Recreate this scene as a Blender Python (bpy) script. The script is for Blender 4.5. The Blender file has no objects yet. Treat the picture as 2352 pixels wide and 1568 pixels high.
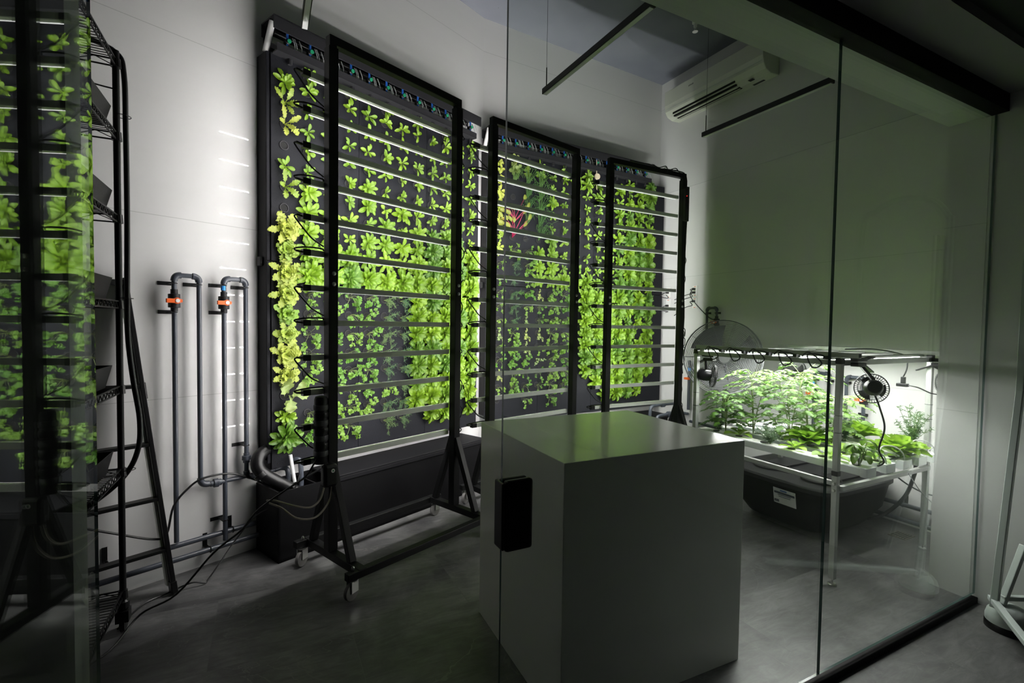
import bpy, math, random
from mathutils import Vector, Matrix, noise

# ------------------------------------------------------------------ camera, world, exposure
sc = bpy.context.scene
CAM_F, CAM_PITCH, CAM_ROLL, CAM_B = 1111.4, 0.034352, 0.014028, 1.099915
def cam_matrix():
    p, r, b = CAM_PITCH, CAM_ROLL, CAM_B
    cp, sp, cr, sr = math.cos(p), math.sin(p), math.cos(r), math.sin(r)
    Rx = Matrix(((1, 0, 0), (0, cp, -sp), (0, sp, cp)))
    Rz = Matrix(((cr, -sr, 0), (sr, cr, 0), (0, 0, 1)))
    T = Matrix(((math.sin(b), 0, math.cos(b)), (-math.cos(b), 0, math.sin(b)), (0, -1, 0)))
    W = T @ (Rz @ Rx).transposed()
    right, down, fwd = W @ Vector((1, 0, 0)), W @ Vector((0, 1, 0)), W @ Vector((0, 0, 1))
    m = Matrix((right, -down, -fwd)).transposed().to_4x4()
    m.translation = (0, 0, 1.5)
    return m
cd = bpy.data.cameras.new('camera')
cam = bpy.data.objects.new('camera', cd)
sc.collection.objects.link(cam)
cd.sensor_fit = 'HORIZONTAL'; cd.sensor_width = 36.0; cd.lens = 36.0 * CAM_F / 2352.0
cd.clip_start = 0.02; cd.clip_end = 60
cam.matrix_world = cam_matrix()
sc.camera = cam
w = bpy.data.worlds.new('world'); sc.world = w; w.use_nodes = True
w.node_tree.nodes['Background'].inputs[0].default_value = (1.0, 0.98, 0.97, 1)
w.node_tree.nodes['Background'].inputs[1].default_value = 0.030
sc.view_settings.view_transform = 'Standard'
sc.view_settings.look = 'None'
sc.view_settings.exposure = 0.0
sc.view_settings.gamma = 1.0
sc.view_settings.use_curve_mapping = False
BAR_EMIT = 146.0        # brightness of the LED grow bars
TABLE_EMIT = 175.0      # brightness of the LED tubes over the growing table

C = sc.collection
R = math.radians

# ------------------------------------------------------------------ materials
def new_mat(name):
    m = bpy.data.materials.new(name); m.use_nodes = True
    nt = m.node_tree; nt.nodes.clear()
    out = nt.nodes.new('ShaderNodeOutputMaterial')
    return m, nt, out
def pbsdf(nt, col=(.5, .5, .5), rough=.5, metal=0., coat=0., coat_r=.05, spec=.5):
    b = nt.nodes.new('ShaderNodeBsdfPrincipled')
    b.inputs['Base Color'].default_value = (*col, 1)
    b.inputs['Roughness'].default_value = rough
    b.inputs['Metallic'].default_value = metal
    b.inputs['Coat Weight'].default_value = coat
    b.inputs['Coat Roughness'].default_value = coat_r
    b.inputs['Specular IOR Level'].default_value = spec
    return b
def simple(name, col, rough=.5, metal=0., coat=0., spec=.5, grain=0., gscale=60., var=0.):
    """plain material with a fine grain so that no surface is perfectly flat"""
    m, nt, out = new_mat(name)
    b = pbsdf(nt, col, rough, metal, coat, spec=spec)
    L = nt.links
    tc = nt.nodes.new('ShaderNodeTexCoord')
    nz = nt.nodes.new('ShaderNodeTexNoise'); nz.inputs['Scale'].default_value = gscale; nz.inputs['Detail'].default_value = 3
    L.new(tc.outputs['Object'], nz.inputs['Vector'])
    if var > 0:
        mx = nt.nodes.new('ShaderNodeMix'); mx.data_type = 'RGBA'
        mx.inputs['A'].default_value = (*[c * (1 - var) for c in col], 1)
        mx.inputs['B'].default_value = (*[min(1, c * (1 + var)) for c in col], 1)
        L.new(nz.outputs['Fac'], mx.inputs['Factor']); L.new(mx.outputs['Result'], b.inputs['Base Color'])
    if grain > 0:
        bp = nt.nodes.new('ShaderNodeBump'); bp.inputs['Strength'].default_value = grain; bp.inputs['Distance'].default_value = .002
        L.new(nz.outputs['Fac'], bp.inputs['Height']); L.new(bp.outputs['Normal'], b.inputs['Normal'])
    L.new(b.outputs[0], out.inputs[0])
    return m
def emission(name, col, s):
    m, nt, out = new_mat(name)
    e = nt.nodes.new('ShaderNodeEmission'); e.inputs[0].default_value = (*col, 1); e.inputs[1].default_value = s
    nt.links.new(e.outputs[0], out.inputs[0]); return m
def wall_mat(name, base=(.61, .61, .605)):
    """glossy white hygiene panels with thin horizontal joints every 1.045 m"""
    m, nt, out = new_mat(name); L = nt.links
    b = pbsdf(nt, base, .7, coat=.45, coat_r=.006, spec=.05)
    g = nt.nodes.new('ShaderNodeNewGeometry')
    sx = nt.nodes.new('ShaderNodeSeparateXYZ'); L.new(g.outputs['Position'], sx.inputs[0])
    md = nt.nodes.new('ShaderNodeMath'); md.operation = 'MODULO'; md.inputs[1].default_value = 1.045
    L.new(sx.outputs['Z'], md.inputs[0])
    lt = nt.nodes.new('ShaderNodeMath'); lt.operation = 'LESS_THAN'; lt.inputs[1].default_value = .0035
    L.new(md.outputs[0], lt.inputs[0])
    nz = nt.nodes.new('ShaderNodeTexNoise'); nz.inputs['Scale'].default_value = 1.3
    mp = nt.nodes.new('ShaderNodeMapping'); mp.inputs['Scale'].default_value = (1, 1, 14)
    L.new(g.outputs['Position'], mp.inputs[0]); L.new(mp.outputs[0], nz.inputs['Vector'])
    m1 = nt.nodes.new('ShaderNodeMix'); m1.data_type = 'RGBA'
    m1.inputs['A'].default_value = (*[c * .97 for c in base], 1); m1.inputs['B'].default_value = (*base, 1)
    L.new(nz.outputs['Fac'], m1.inputs['Factor'])
    m2 = nt.nodes.new('ShaderNodeMix'); m2.data_type = 'RGBA'
    m2.inputs['B'].default_value = (.42, .43, .42, 1)
    L.new(lt.outputs[0], m2.inputs['Factor']); L.new(m1.outputs['Result'], m2.inputs['A'])
    L.new(m2.outputs['Result'], b.inputs['Base Color'])
    bp = nt.nodes.new('ShaderNodeBump'); bp.inputs['Strength'].default_value = .03; bp.inputs['Distance'].default_value = .003
    L.new(nz.outputs['Fac'], bp.inputs['Height']); L.new(bp.outputs['Normal'], b.inputs['Normal'])
    L.new(b.outputs[0], out.inputs[0]); return m
def floor_mat():
    m, nt, out = new_mat('slate_tile'); L = nt.links
    b = pbsdf(nt, (.06, .06, .06), .42)
    g = nt.nodes.new('ShaderNodeNewGeometry')
    mp = nt.nodes.new('ShaderNodeMapping'); mp.inputs['Location'].default_value = (.23, .62, 0)
    L.new(g.outputs['Position'], mp.inputs[0])
    br = nt.nodes.new('ShaderNodeTexBrick'); br.offset = .5
    br.inputs['Scale'].default_value = 1; br.inputs['Brick Width'].default_value = 1.2; br.inputs['Row Height'].default_value = .6
    br.inputs['Mortar Size'].default_value = .0016; br.inputs['Mortar Smooth'].default_value = .1
    br.inputs['Color1'].default_value = (.30, .30, .30, 1); br.inputs['Color2'].default_value = (.7, .7, .7, 1); br.inputs['Mortar'].default_value = (0, 0, 0, 1)
    L.new(mp.outputs[0], br.inputs['Vector'])
    # different stone per tile: shift the noise by the tile tone
    off = nt.nodes.new('ShaderNodeVectorMath'); off.operation = 'MULTIPLY_ADD'
    off.inputs[1].default_value = (7, 5, 3)
    L.new(br.outputs['Color'], off.inputs[0]); L.new(g.outputs['Position'], off.inputs[2])
    n1 = nt.nodes.new('ShaderNodeTexNoise'); n1.inputs['Scale'].default_value = 2.2; n1.inputs['Detail'].default_value = 9; n1.inputs['Roughness'].default_value = .62; n1.inputs['Distortion'].default_value = .8
    L.new(off.outputs[0], n1.inputs['Vector'])
    n2 = nt.nodes.new('ShaderNodeTexNoise'); n2.inputs['Scale'].default_value = 1.1; n2.inputs['Detail'].default_value = 6; n2.inputs['Distortion'].default_value = 1.6
    L.new(off.outputs[0], n2.inputs['Vector'])
    ramp = nt.nodes.new('ShaderNodeValToRGB')
    ramp.color_ramp.elements[0].position = .3; ramp.color_ramp.elements[0].color = (.042, .042, .044, 1)
    ramp.color_ramp.elements[1].position = .72; ramp.color_ramp.elements[1].color = (.16, .16, .157, 1)
    L.new(n1.outputs['Fac'], ramp.inputs[0])
    vein = nt.nodes.new('ShaderNodeMath'); vein.operation = 'SUBTRACT'; vein.inputs[1].default_value = .5
    L.new(n2.outputs['Fac'], vein.inputs[0])
    va = nt.nodes.new('ShaderNodeMath'); va.operation = 'ABSOLUTE'; L.new(vein.outputs[0], va.inputs[0])
    vl = nt.nodes.new('ShaderNodeMath'); vl.operation = 'LESS_THAN'; vl.inputs[1].default_value = .0024; L.new(va.outputs[0], vl.inputs[0])
    vm = nt.nodes.new('ShaderNodeMath'); vm.operation = 'MULTIPLY'; vm.inputs[1].default_value = .6; L.new(vl.outputs[0], vm.inputs[0])
    mx = nt.nodes.new('ShaderNodeMix'); mx.data_type = 'RGBA'; mx.inputs['B'].default_value = (.15, .147, .14, 1)
    L.new(vm.outputs[0], mx.inputs['Factor'])
    m3 = nt.nodes.new('ShaderNodeMapping'); m3.inputs['Rotation'].default_value = (0, 0, .5); m3.inputs['Scale'].default_value = (5, 22, 1)
    n3 = nt.nodes.new('ShaderNodeTexNoise'); n3.inputs['Scale'].default_value = 1.0; n3.inputs['Detail'].default_value = 10; n3.inputs['Roughness'].default_value = .7; n3.inputs['Distortion'].default_value = 1.2
    L.new(off.outputs[0], m3.inputs[0]); L.new(m3.outputs[0], n3.inputs['Vector'])
    r3 = nt.nodes.new('ShaderNodeMapRange'); r3.inputs['From Min'].default_value = .3; r3.inputs['From Max'].default_value = .7; r3.inputs['To Min'].default_value = .6; r3.inputs['To Max'].default_value = 1.35
    L.new(n3.outputs['Fac'], r3.inputs['Value'])
    sm = nt.nodes.new('ShaderNodeVectorMath'); sm.operation = 'SCALE'; L.new(ramp.outputs[0], sm.inputs[0]); L.new(r3.outputs[0], sm.inputs['Scale'])
    L.new(sm.outputs[0], mx.inputs['A'])
    mg = nt.nodes.new('ShaderNodeMix'); mg.data_type = 'RGBA'; mg.inputs['B'].default_value = (.085, .085, .083, 1)
    L.new(br.outputs['Fac'], mg.inputs['Factor']); L.new(mx.outputs['Result'], mg.inputs['A'])
    L.new(mg.outputs['Result'], b.inputs['Base Color'])
    bp = nt.nodes.new('ShaderNodeBump'); bp.inputs['Strength'].default_value = .35; bp.inputs['Distance'].default_value = .006
    L.new(n1.outputs['Fac'], bp.inputs['Height']); L.new(bp.outputs['Normal'], b.inputs['Normal'])
    L.new(b.outputs[0], out.inputs[0]); return m
def concrete_mat():
    m, nt, out = new_mat('concrete_ceiling'); L = nt.links
    b = pbsdf(nt, (.3, .32, .36), .8)
    tc = nt.nodes.new('ShaderNodeNewGeometry')
    n1 = nt.nodes.new('ShaderNodeTexNoise'); n1.inputs['Scale'].default_value = 1.4; n1.inputs['Detail'].default_value = 7
    L.new(tc.outputs['Position'], n1.inputs['Vector'])
    rp = nt.nodes.new('ShaderNodeValToRGB')
    rp.color_ramp.elements[0].position = .3; rp.color_ramp.elements[0].color = (.15, .162, .195, 1)
    rp.color_ramp.elements[1].position = .7; rp.color_ramp.elements[1].color = (.215, .225, .26, 1)
    L.new(n1.outputs['Fac'], rp.inputs[0])
    v = nt.nodes.new('ShaderNodeTexVoronoi'); v.inputs['Scale'].default_value = 7; v.inputs['Randomness'].default_value = 1
    L.new(tc.outputs['Position'], v.inputs['Vector'])
    lt = nt.nodes.new('ShaderNodeMath'); lt.operation = 'LESS_THAN'; lt.inputs[1].default_value = .035; L.new(v.outputs['Distance'], lt.inputs[0])
    mx = nt.nodes.new('ShaderNodeMix'); mx.data_type = 'RGBA'; mx.inputs['B'].default_value = (.10, .105, .115, 1)
    L.new(lt.outputs[0], mx.inputs['Factor']); L.new(rp.outputs[0], mx.inputs['A'])
    L.new(mx.outputs['Result'], b.inputs['Base Color']); L.new(b.outputs[0], out.inputs[0]); return m
def glass_mat():
    """thin architectural glass: straight-through light plus Fresnel reflection on both faces"""
    m, nt, out = new_mat('clear_glass'); L = nt.links
    g = nt.nodes.new('ShaderNodeNewGeometry')
    io = nt.nodes.new('ShaderNodeMix'); io.data_type = 'FLOAT'
    io.inputs['A'].default_value = 1.5; io.inputs['B'].default_value = 1 / 1.5
    L.new(g.outputs['Backfacing'], io.inputs['Factor'])
    fr = nt.nodes.new('ShaderNodeFresnel'); L.new(io.outputs['Result'], fr.inputs['IOR'])
    tr = nt.nodes.new('ShaderNodeBsdfTransparent'); tr.inputs[0].default_value = (.925, .948, .932, 1)
    gl = nt.nodes.new('ShaderNodeBsdfGlossy'); gl.inputs['Roughness'].default_value = 0.0; gl.inputs[0].default_value = (.96, 1, .98, 1)
    mx = nt.nodes.new('ShaderNodeMixShader'); L.new(fr.outputs[0], mx.inputs[0]); L.new(tr.outputs[0], mx.inputs[1]); L.new(gl.outputs[0], mx.inputs[2])
    L.new(mx.outputs[0], out.inputs[0]); return m
def leaf_mat(name, c1, c2, rough=.36, trans=.28, vein=.35):
    """leaf: colour between c1 and c2 by plant, paler ribs, some light shining through"""
    m, nt, out = new_mat(name); L = nt.links
    b = pbsdf(nt, c1, rough, spec=.4)
    oi = nt.nodes.new('ShaderNodeObjectInfo')
    tc = nt.nodes.new('ShaderNodeTexCoord')
    nz = nt.nodes.new('ShaderNodeTexNoise'); nz.inputs['Scale'].default_value = 28; nz.inputs['Detail'].default_value = 2
    L.new(tc.outputs['Object'], nz.inputs['Vector'])
    av = nt.nodes.new('ShaderNodeMath'); av.operation = 'MULTIPLY_ADD'; av.inputs[1].default_value = .8; av.inputs[2].default_value = -.4
    L.new(nz.outputs['Fac'], av.inputs[0])
    ad = nt.nodes.new('ShaderNodeMath'); ad.operation = 'ADD'; ad.use_clamp = True
    L.new(oi.outputs['Random'], ad.inputs[0]); L.new(av.outputs[0], ad.inputs[1])
    mx = nt.nodes.new('ShaderNodeMix'); mx.data_type = 'RGBA'
    mx.inputs['A'].default_value = (*c1, 1); mx.inputs['B'].default_value = (*c2, 1)
    L.new(ad.outputs[0], mx.inputs['Factor'])
    at = nt.nodes.new('ShaderNodeAttribute'); at.attribute_name = 'rib'
    mr = nt.nodes.new('ShaderNodeMath'); mr.operation = 'MULTIPLY'; mr.inputs[1].default_value = vein; L.new(at.outputs['Fac'], mr.inputs[0])
    m2 = nt.nodes.new('ShaderNodeMix'); m2.data_type = 'RGBA'; m2.inputs['B'].default_value = (.24, .32, .09, 1)
    L.new(mr.outputs[0], m2.inputs['Factor']); L.new(mx.outputs['Result'], m2.inputs['A'])
    L.new(m2.outputs['Result'], b.inputs['Base Color'])
    tl = nt.nodes.new('ShaderNodeBsdfTranslucent'); L.new(m2.outputs['Result'], tl.inputs[0])
    ms = nt.nodes.new('ShaderNodeMixShader'); ms.inputs[0].default_value = trans
    L.new(b.outputs[0], ms.inputs[1]); L.new(tl.outputs[0], ms.inputs[2]); L.new(ms.outputs[0], out.inputs[0]); return m
M = {}
M['wall'] = wall_mat('white_wall_panel')
M['outer_wall'] = simple('painted_grey_wall', (.62, .63, .62), .45, grain=.1)
M['floor'] = floor_mat()
M['concrete'] = concrete_mat()
M['glass'] = glass_mat()
M['glass_edge'] = simple('green_glass_edge', (.03, .075, .068), .16, spec=.5)
M['soffit'] = simple('soffit_paint', (.5, .52, .5), .55, grain=.05)
M['outer_soffit'] = simple('outer_soffit_paint', (.33, .32, .34), .8, grain=.05)
M['dark_paint'] = simple('dark_paint', (.05, .055, .05), .8, grain=.1)
M['track'] = simple('black_track', (.003, .003, .0035), .6, spec=.15)
M['black_metal'] = simple('black_powder_coat', (.006, .0062, .0065), .45, spec=.25, grain=.15, gscale=300)
M['black_plastic'] = simple('black_plastic', (.006, .006, .0065), .35, spec=.35)
M['black_hole'] = simple('black_hollow', (.003, .003, .003), .9)
M['panel'] = simple('charcoal_pvc_board', (.0092, .0096, .0122), .55, spec=.11, grain=.5, gscale=240, var=.25)
M['panel_edge'] = simple('charcoal_pvc_edge', (.006, .006, .007), .55, spec=.15)
M['gutter'] = simple('dark_gutter', (.015, .015, .017), .5, spec=.25, grain=.3, gscale=200)
M['pvc'] = simple('grey_pvc_pipe', (.048, .055, .070), .33, var=.15, gscale=20)
M['white_pvc'] = simple('white_pvc_pipe', (.7, .7, .69), .35)
M['orange'] = simple('orange_handle', (.80, .13, .02), .4)
M['white_plastic'] = simple('white_plastic', (.78, .78, .76), .4)
M['blue_tape'] = simple('blue_tape', (.03, .30, .85), .6)
M['blue_fit'] = simple('blue_fitting', (.012, .075, .30), .4)
M['green_fit'] = simple('green_cap', (.008, .17, .08), .45)
M['clear_tube'] = simple('pale_drip_tube', (.52, .53, .53), .3)
M['steel'] = simple('zinc_steel', (.62, .62, .60), .3, metal=1)
M['aluminium'] = simple('brushed_aluminium', (.46, .47, .455), .35, metal=.35, var=.1, gscale=30)
M['bar_body'] = simple('grey_bar_housing', (.82, .84, .78), .38, grain=.1)
M['led'] = emission('led_diffuser', (1.0, .975, .955), BAR_EMIT)
M['lens'] = emission('frosted_led_lens', (1.0, .965, .950), BAR_EMIT * .015)
M['led_table'] = emission('led_tube', (1.0, .985, .96), TABLE_EMIT)
M['led_red'] = emission('red_indicator', (1, .02, .02), 4)
M['plinth'] = simple('glossy_white_plinth', (.82, .82, .79), .20, coat=.2, var=.02, gscale=500)
M['rubber'] = simple('grey_rubber', (.17, .165, .16), .6)
M['tan_cord'] = simple('beige_cord', (.36, .33, .27), .5)
M['fan_grey'] = simple('grey_fan_metal', (.19, .195, .20), .4, metal=.3)
M['fan_blade'] = simple('fan_blade_grey', (.075, .078, .08), .5)
M['channel'] = simple('white_channel', (.74, .77, .78), .35, var=.03)
M['tote'] = simple('black_tote_plastic', (.004, .004, .0045), .5, spec=.15, grain=.2)
M['paper'] = simple('paper_label', (.55, .56, .56), .6)
M['ink'] = simple('printed_ink', (.04, .05, .08), .6)
M['ac'] = simple('ivory_plastic', (.56, .58, .50), .38)
M['pale_steel'] = simple('pale_green_grey_paint', (.44, .49, .47), .35)
M['soil'] = simple('dark_compost', (.03, .022, .015), .9, grain=.8, gscale=90)
M['register'] = simple('floor_register_metal', (.17, .16, .12), .5, metal=.5)
M['wood'] = simple('pale_wood', (.5, .42, .3), .6)
M['lime'] = leaf_mat('lime_lettuce_leaf', (.088, .185, .006), (.160, .285, .011))
M['green'] = leaf_mat('green_lettuce_leaf', (.050, .135, .011), (.10, .20, .014))
M['yellow'] = leaf_mat('yellow_mustard_leaf', (.12, .23, .014), (.30, .34, .050), vein=.15)
M['kale'] = leaf_mat('pale_kale_leaf', (.12, .20, .07), (.26, .31, .08), vein=.3)
M['butter'] = leaf_mat('butter_lettuce_leaf', (.16, .31, .022), (.26, .43, .035), trans=.5)
M['parsley'] = leaf_mat('parsley_leaf', (.055, .15, .012), (.12, .22, .022), vein=.0)
M['dill'] = leaf_mat('blue_green_dill', (.045, .11, .050), (.09, .155, .050), vein=0)
M['chive'] = leaf_mat('chive_blade', (.045, .13, .03), (.09, .18, .035), vein=0)
M['tomato'] = leaf_mat('tomato_leaf', (.040, .12, .012), (.095, .20, .020), vein=.1)
M['chard'] = leaf_mat('chard_leaf', (.14, .18, .02), (.22, .22, .03), vein=.3)
M['magenta'] = simple('magenta_stem', (.25, .010, .05), .35)
M['stem'] = simple('green_stem', (.15, .20, .06), .5)

# ------------------------------------------------------------------ mesh helper
class MB:
    def __init__(s): s.v = []; s.f = []; s.rib = []; s.mi = []; s.k = 0
    def add(s, vs, fs, rib=None):
        o = len(s.v); s.v += [tuple(v) for v in vs]; s.rib += (rib if rib else [0.] * len(vs))
        for f in fs: s.f.append(tuple(i + o for i in f)); s.mi.append(s.k)
        return s
    def box(s, x0, x1, y0, y1, z0, z1, mt=None):
        vs = [Vector((x, y, z)) for z in (z0, z1) for x, y in ((x0, y0), (x1, y0), (x1, y1), (x0, y1))]
        if mt: vs = [mt @ v for v in vs]
        return s.add(vs, [(3, 2, 1, 0), (4, 5, 6, 7), (0, 1, 5, 4), (1, 2, 6, 5), (2, 3, 7, 6), (3, 0, 4, 7)])
    def bar(s, a, b, w, h=None, up=(0, 0, 1)):
        a, b = Vector(a), Vector(b); h = h or w; d = (b - a).normalized(); up = Vector(up)
        if abs(d.dot(up)) > .98: up = Vector((1, 0, 0))
        x = d.cross(up).normalized(); y = x.cross(d)
        vs = [p + x * i * w / 2 + y * j * h / 2 for p in (a, b) for i, j in ((-1, -1), (1, -1), (1, 1), (-1, 1))]
        return s.add(vs, [(0, 1, 2, 3), (7, 6, 5, 4), (0, 4, 5, 1), (1, 5, 6, 2), (2, 6, 7, 3), (3, 7, 4, 0)])
    def tube(s, pts, r, n=8, caps=True):
        pts = [Vector(p) for p in pts]; m = len(pts); prev = None; vs = []; fs = []
        for i, p in enumerate(pts):
            d = (pts[min(i + 1, m - 1)] - pts[max(i - 1, 0)]).normalized()
            if prev is None: up = Vector((0, 0, 1)) if abs(d.z) < .9 else Vector((1, 0, 0)); x = d.cross(up).normalized()
            else: x = (prev - d * prev.dot(d)).normalized()
            prev = x; y = d.cross(x); rr = r[i] if isinstance(r, (list, tuple)) else r
            vs += [p + (x * math.cos(6.28319 * k / n) + y * math.sin(6.28319 * k / n)) * rr for k in range(n)]
        for i in range(m - 1):
            for k in range(n): fs.append((i * n + k, i * n + (k + 1) % n, (i + 1) * n + (k + 1) % n, (i + 1) * n + k))
        if caps: fs.append(tuple(range(n - 1, -1, -1))); fs.append(tuple((m - 1) * n + k for k in range(n)))
        return s.add(vs, fs)
    def lathe(s, prof, o=(0, 0, 0), axis=(0, 0, 1), n=20):
        """prof = [(radius, height)...] about the axis through o"""
        o = Vector(o); z = Vector(axis).normalized(); x = z.orthogonal().normalized(); y = z.cross(x); vs = []; fs = []
        for r, h in prof: vs += [o + z * h + (x * math.cos(6.28319 * k / n) + y * math.sin(6.28319 * k / n)) * r for k in range(n)]
        for i in range(len(prof) - 1):
            for k in range(n): fs.append((i * n + k, i * n + (k + 1) % n, (i + 1) * n + (k + 1) % n, (i + 1) * n + k))
        fs.append(tuple(range(n - 1, -1, -1))); fs.append(tuple((len(prof) - 1) * n + k for k in range(n)))
        return s.add(vs, fs)
    def ring(s, c, R_, r, axis=(0, 0, 1), n=28, m=6, a0=0, a1=6.283185):
        z = Vector(axis).normalized(); x = z.orthogonal().normalized(); y = z.cross(x); c = Vector(c)
        full = abs(a1 - a0) > 6.28
        pts = [c + (x * math.cos(a0 + (a1 - a0) * i / n) + y * math.sin(a0 + (a1 - a0) * i / n)) * R_ for i in range(n + 1)]
        return s.tube(pts, r, m, caps=not full)
    def build(s, name, mat, parent=None, smooth=False, bevel=0, loc=None, rot=None, mats=None, edge=None):
        me = bpy.data.meshes.new(name); me.from_pydata(s.v, [], s.f); me.update()
        if any(s.rib):
            a = me.attributes.new('rib', 'FLOAT', 'POINT'); a.data.foreach_set('value', s.rib)
        for mm in (mats or [mat]): me.materials.append(mm)
        if mats: me.polygons.foreach_set('material_index', s.mi)
        if smooth: me.polygons.foreach_set('use_smooth', [True] * len(me.polygons))
        o = bpy.data.objects.new(name, me); C.objects.link(o)
        if parent: o.parent = parent
        if loc: o.location = loc
        if rot: o.rotation_euler = rot
        if bevel:
            b = o.modifiers.new('edge', 'BEVEL'); b.width = bevel; b.segments = 2; b.limit_method = 'ANGLE'; b.angle_limit = R(40)
        if smooth and smooth != 'all':
            try: me.set_sharp_from_angle(angle=R(40))
            except Exception: pass
        return o
def spline(pts, n=6):
    pts = [Vector(p) for p in pts]; out = []
    P = [pts[0]] + pts + [pts[-1]]
    for i in range(1, len(P) - 2):
        for k in range(n):
            t = k / n; a, b, c, d = P[i - 1:i + 3]
            out.append(.5 * ((2 * b) + (c - a) * t + (2 * a - 5 * b + 4 * c - d) * t * t + (3 * b - a - 3 * c + d) * t ** 3))
    return out + [pts[-1]]
def tag(o, label=None, cat=None, group=None, kind=None):
    if label: o['label'] = label
    if cat: o['category'] = cat
    if group: o['group'] = group
    if kind: o['kind'] = kind
    return o
def empty(name, loc=(0, 0, 0), rz=0, label=None, cat=None, group=None):
    o = bpy.data.objects.new(name, None); C.objects.link(o); o.location = loc; o.rotation_euler = (0, 0, rz)
    o.empty_display_size = .1
    return tag(o, label, cat, group)
def children(o): return [c for c in bpy.data.objects if c.parent == o]
def struct(o): o['kind'] = 'structure'; return o

# ------------------------------------------------------------------ the rooms
COR = Vector((1.918, 4.467, 0)); ANG_A, ANG_B = R(24), R(3.7)
XC = 4.40; CEIL = 4.50; GY = 1.18; GX0, GX1 = -.315, 3.50
def WA(u, off=0, z=0):   # point in front of the long left wall
    return Vector((COR.x + math.cos(ANG_A) * u + math.sin(ANG_A) * off, COR.y + math.sin(ANG_A) * u - math.cos(ANG_A) * off, z))
def WB(u, off=0, z=0):
    return Vector((COR.x + math.cos(ANG_B) * u + math.sin(ANG_B) * off, COR.y + math.sin(ANG_B) * u - math.cos(ANG_B) * off, z))

struct(MB().box(-6, 9, -5, 6.5, -.12, 0).build('floor', M['floor']))
o = struct(MB().box(-9, .0, 0, .15, 0, CEIL).build('wall_left', M['wall'], loc=(COR.x, COR.y, 0), rot=(0, 0, ANG_A)))
o = struct(MB().box(-.04, 2.75, 0, .15, 0, CEIL).build('wall_back', M['wall'], loc=(COR.x, COR.y, 0), rot=(0, 0, ANG_B)))
struct(MB().box(XC, XC + .15, 1.385, 4.8, 0, CEIL).build('wall_right', M['wall']))
pil = MB().box(3.502, XC + .15, 1.20, 1.385, 0, 2.67)
struct(pil.build('wall_pillar', M['wall']))
struct(MB().box(-6, XC + .3, 1.2, 5.6, CEIL, CEIL + .12).build('ceiling', M['concrete']))
struct(MB().box(-5, XC + .15, 1.20, 1.385, 2.672, CEIL).build('trim_1', M['soffit']))             # dropped beam over the glass
struct(MB().box(-5, 3.505, .93, 1.20, 2.755, 2.85).build('trim_2', M['outer_soffit']))             # grey soffit strip outside
struct(MB().box(-5, 3.505, 1.13, 1.20, 2.665, 2.755).build('trim_3', M['track']))                  # black head track
struct(MB().box(-5, 3.7, -5, .93, 2.80, 2.9).build('ceiling_outer', M['dark_paint']))
struct(MB().box(3.505, 3.72, -5, 1.20, 0, 2.9).build('wall_outer', M['outer_wall']))
struct(MB().box(-6, 3.72, -5.15, -5, 0, 2.9).build('wall_behind', M['dark_paint']))
sk = MB().box(.545, 3.50, 1.160, 1.200, 0, .034)
struct(sk.build('trim_4', M['track'], bevel=.004))                                                # floor channel under the glass
struct(MB().box(-5, GX0 - .012, 1.18, 1.262, 0, 2.665).build('wall_front', M['outer_wall']))
struct(MB().box(-9, 0, -.012, 0, 0, .09).build('baseboard_left', M['outer_wall'], loc=(COR.x, COR.y, 0), rot=(0, 0, ANG_A)))
def pane(name, x0, x1, z0, z1, y0=1.175, y1=1.185, edge_l=True):
    m = MB(); m.box(x0, x1, y0, y1, z0, z1)
    # faces: bottom top front right back left
    o = m.build(name, None, mats=[M['glass'], M['glass_edge']])
    for i, p in enumerate(o.data.polygons): p.material_index = 1 if i in (0, 1, 3, 5) else 0
    return struct(o)
pane('window_1', .575, 2.0675, .05, 2.668)
pane('window_2', 2.071, 3.498, .05, 2.668)
# glass door, swung open towards the viewer on its pivot
dm = MB().box(-.313, -.307, .36, 1.252, .012, 2.655)
door = dm.build('door_1', None, mats=[M['glass'], M['glass_edge']])
for i, p in enumerate(door.data.polygons): p.material_index = 0 if i in (3, 5) else 1
struct(door)
h = empty('glass_lock_box', (.617, 1.18, .98), 0, 'black rectangular lock box clamped on the free edge of the glass wall', 'door lock')
MB().box(-.042, .042, -.030, -.0065, -.098, .098).build('front_case', M['black_plastic'], h, bevel=.008)
MB().box(-.052, -.042, -.026, .026, -.092, .092).build('edge_plate', M['black_plastic'], h, bevel=.004)
MB().box(-.042, .042, .0065, .022, -.094, .094).build('rear_case', M['black_plastic'], h, bevel=.006)

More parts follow.
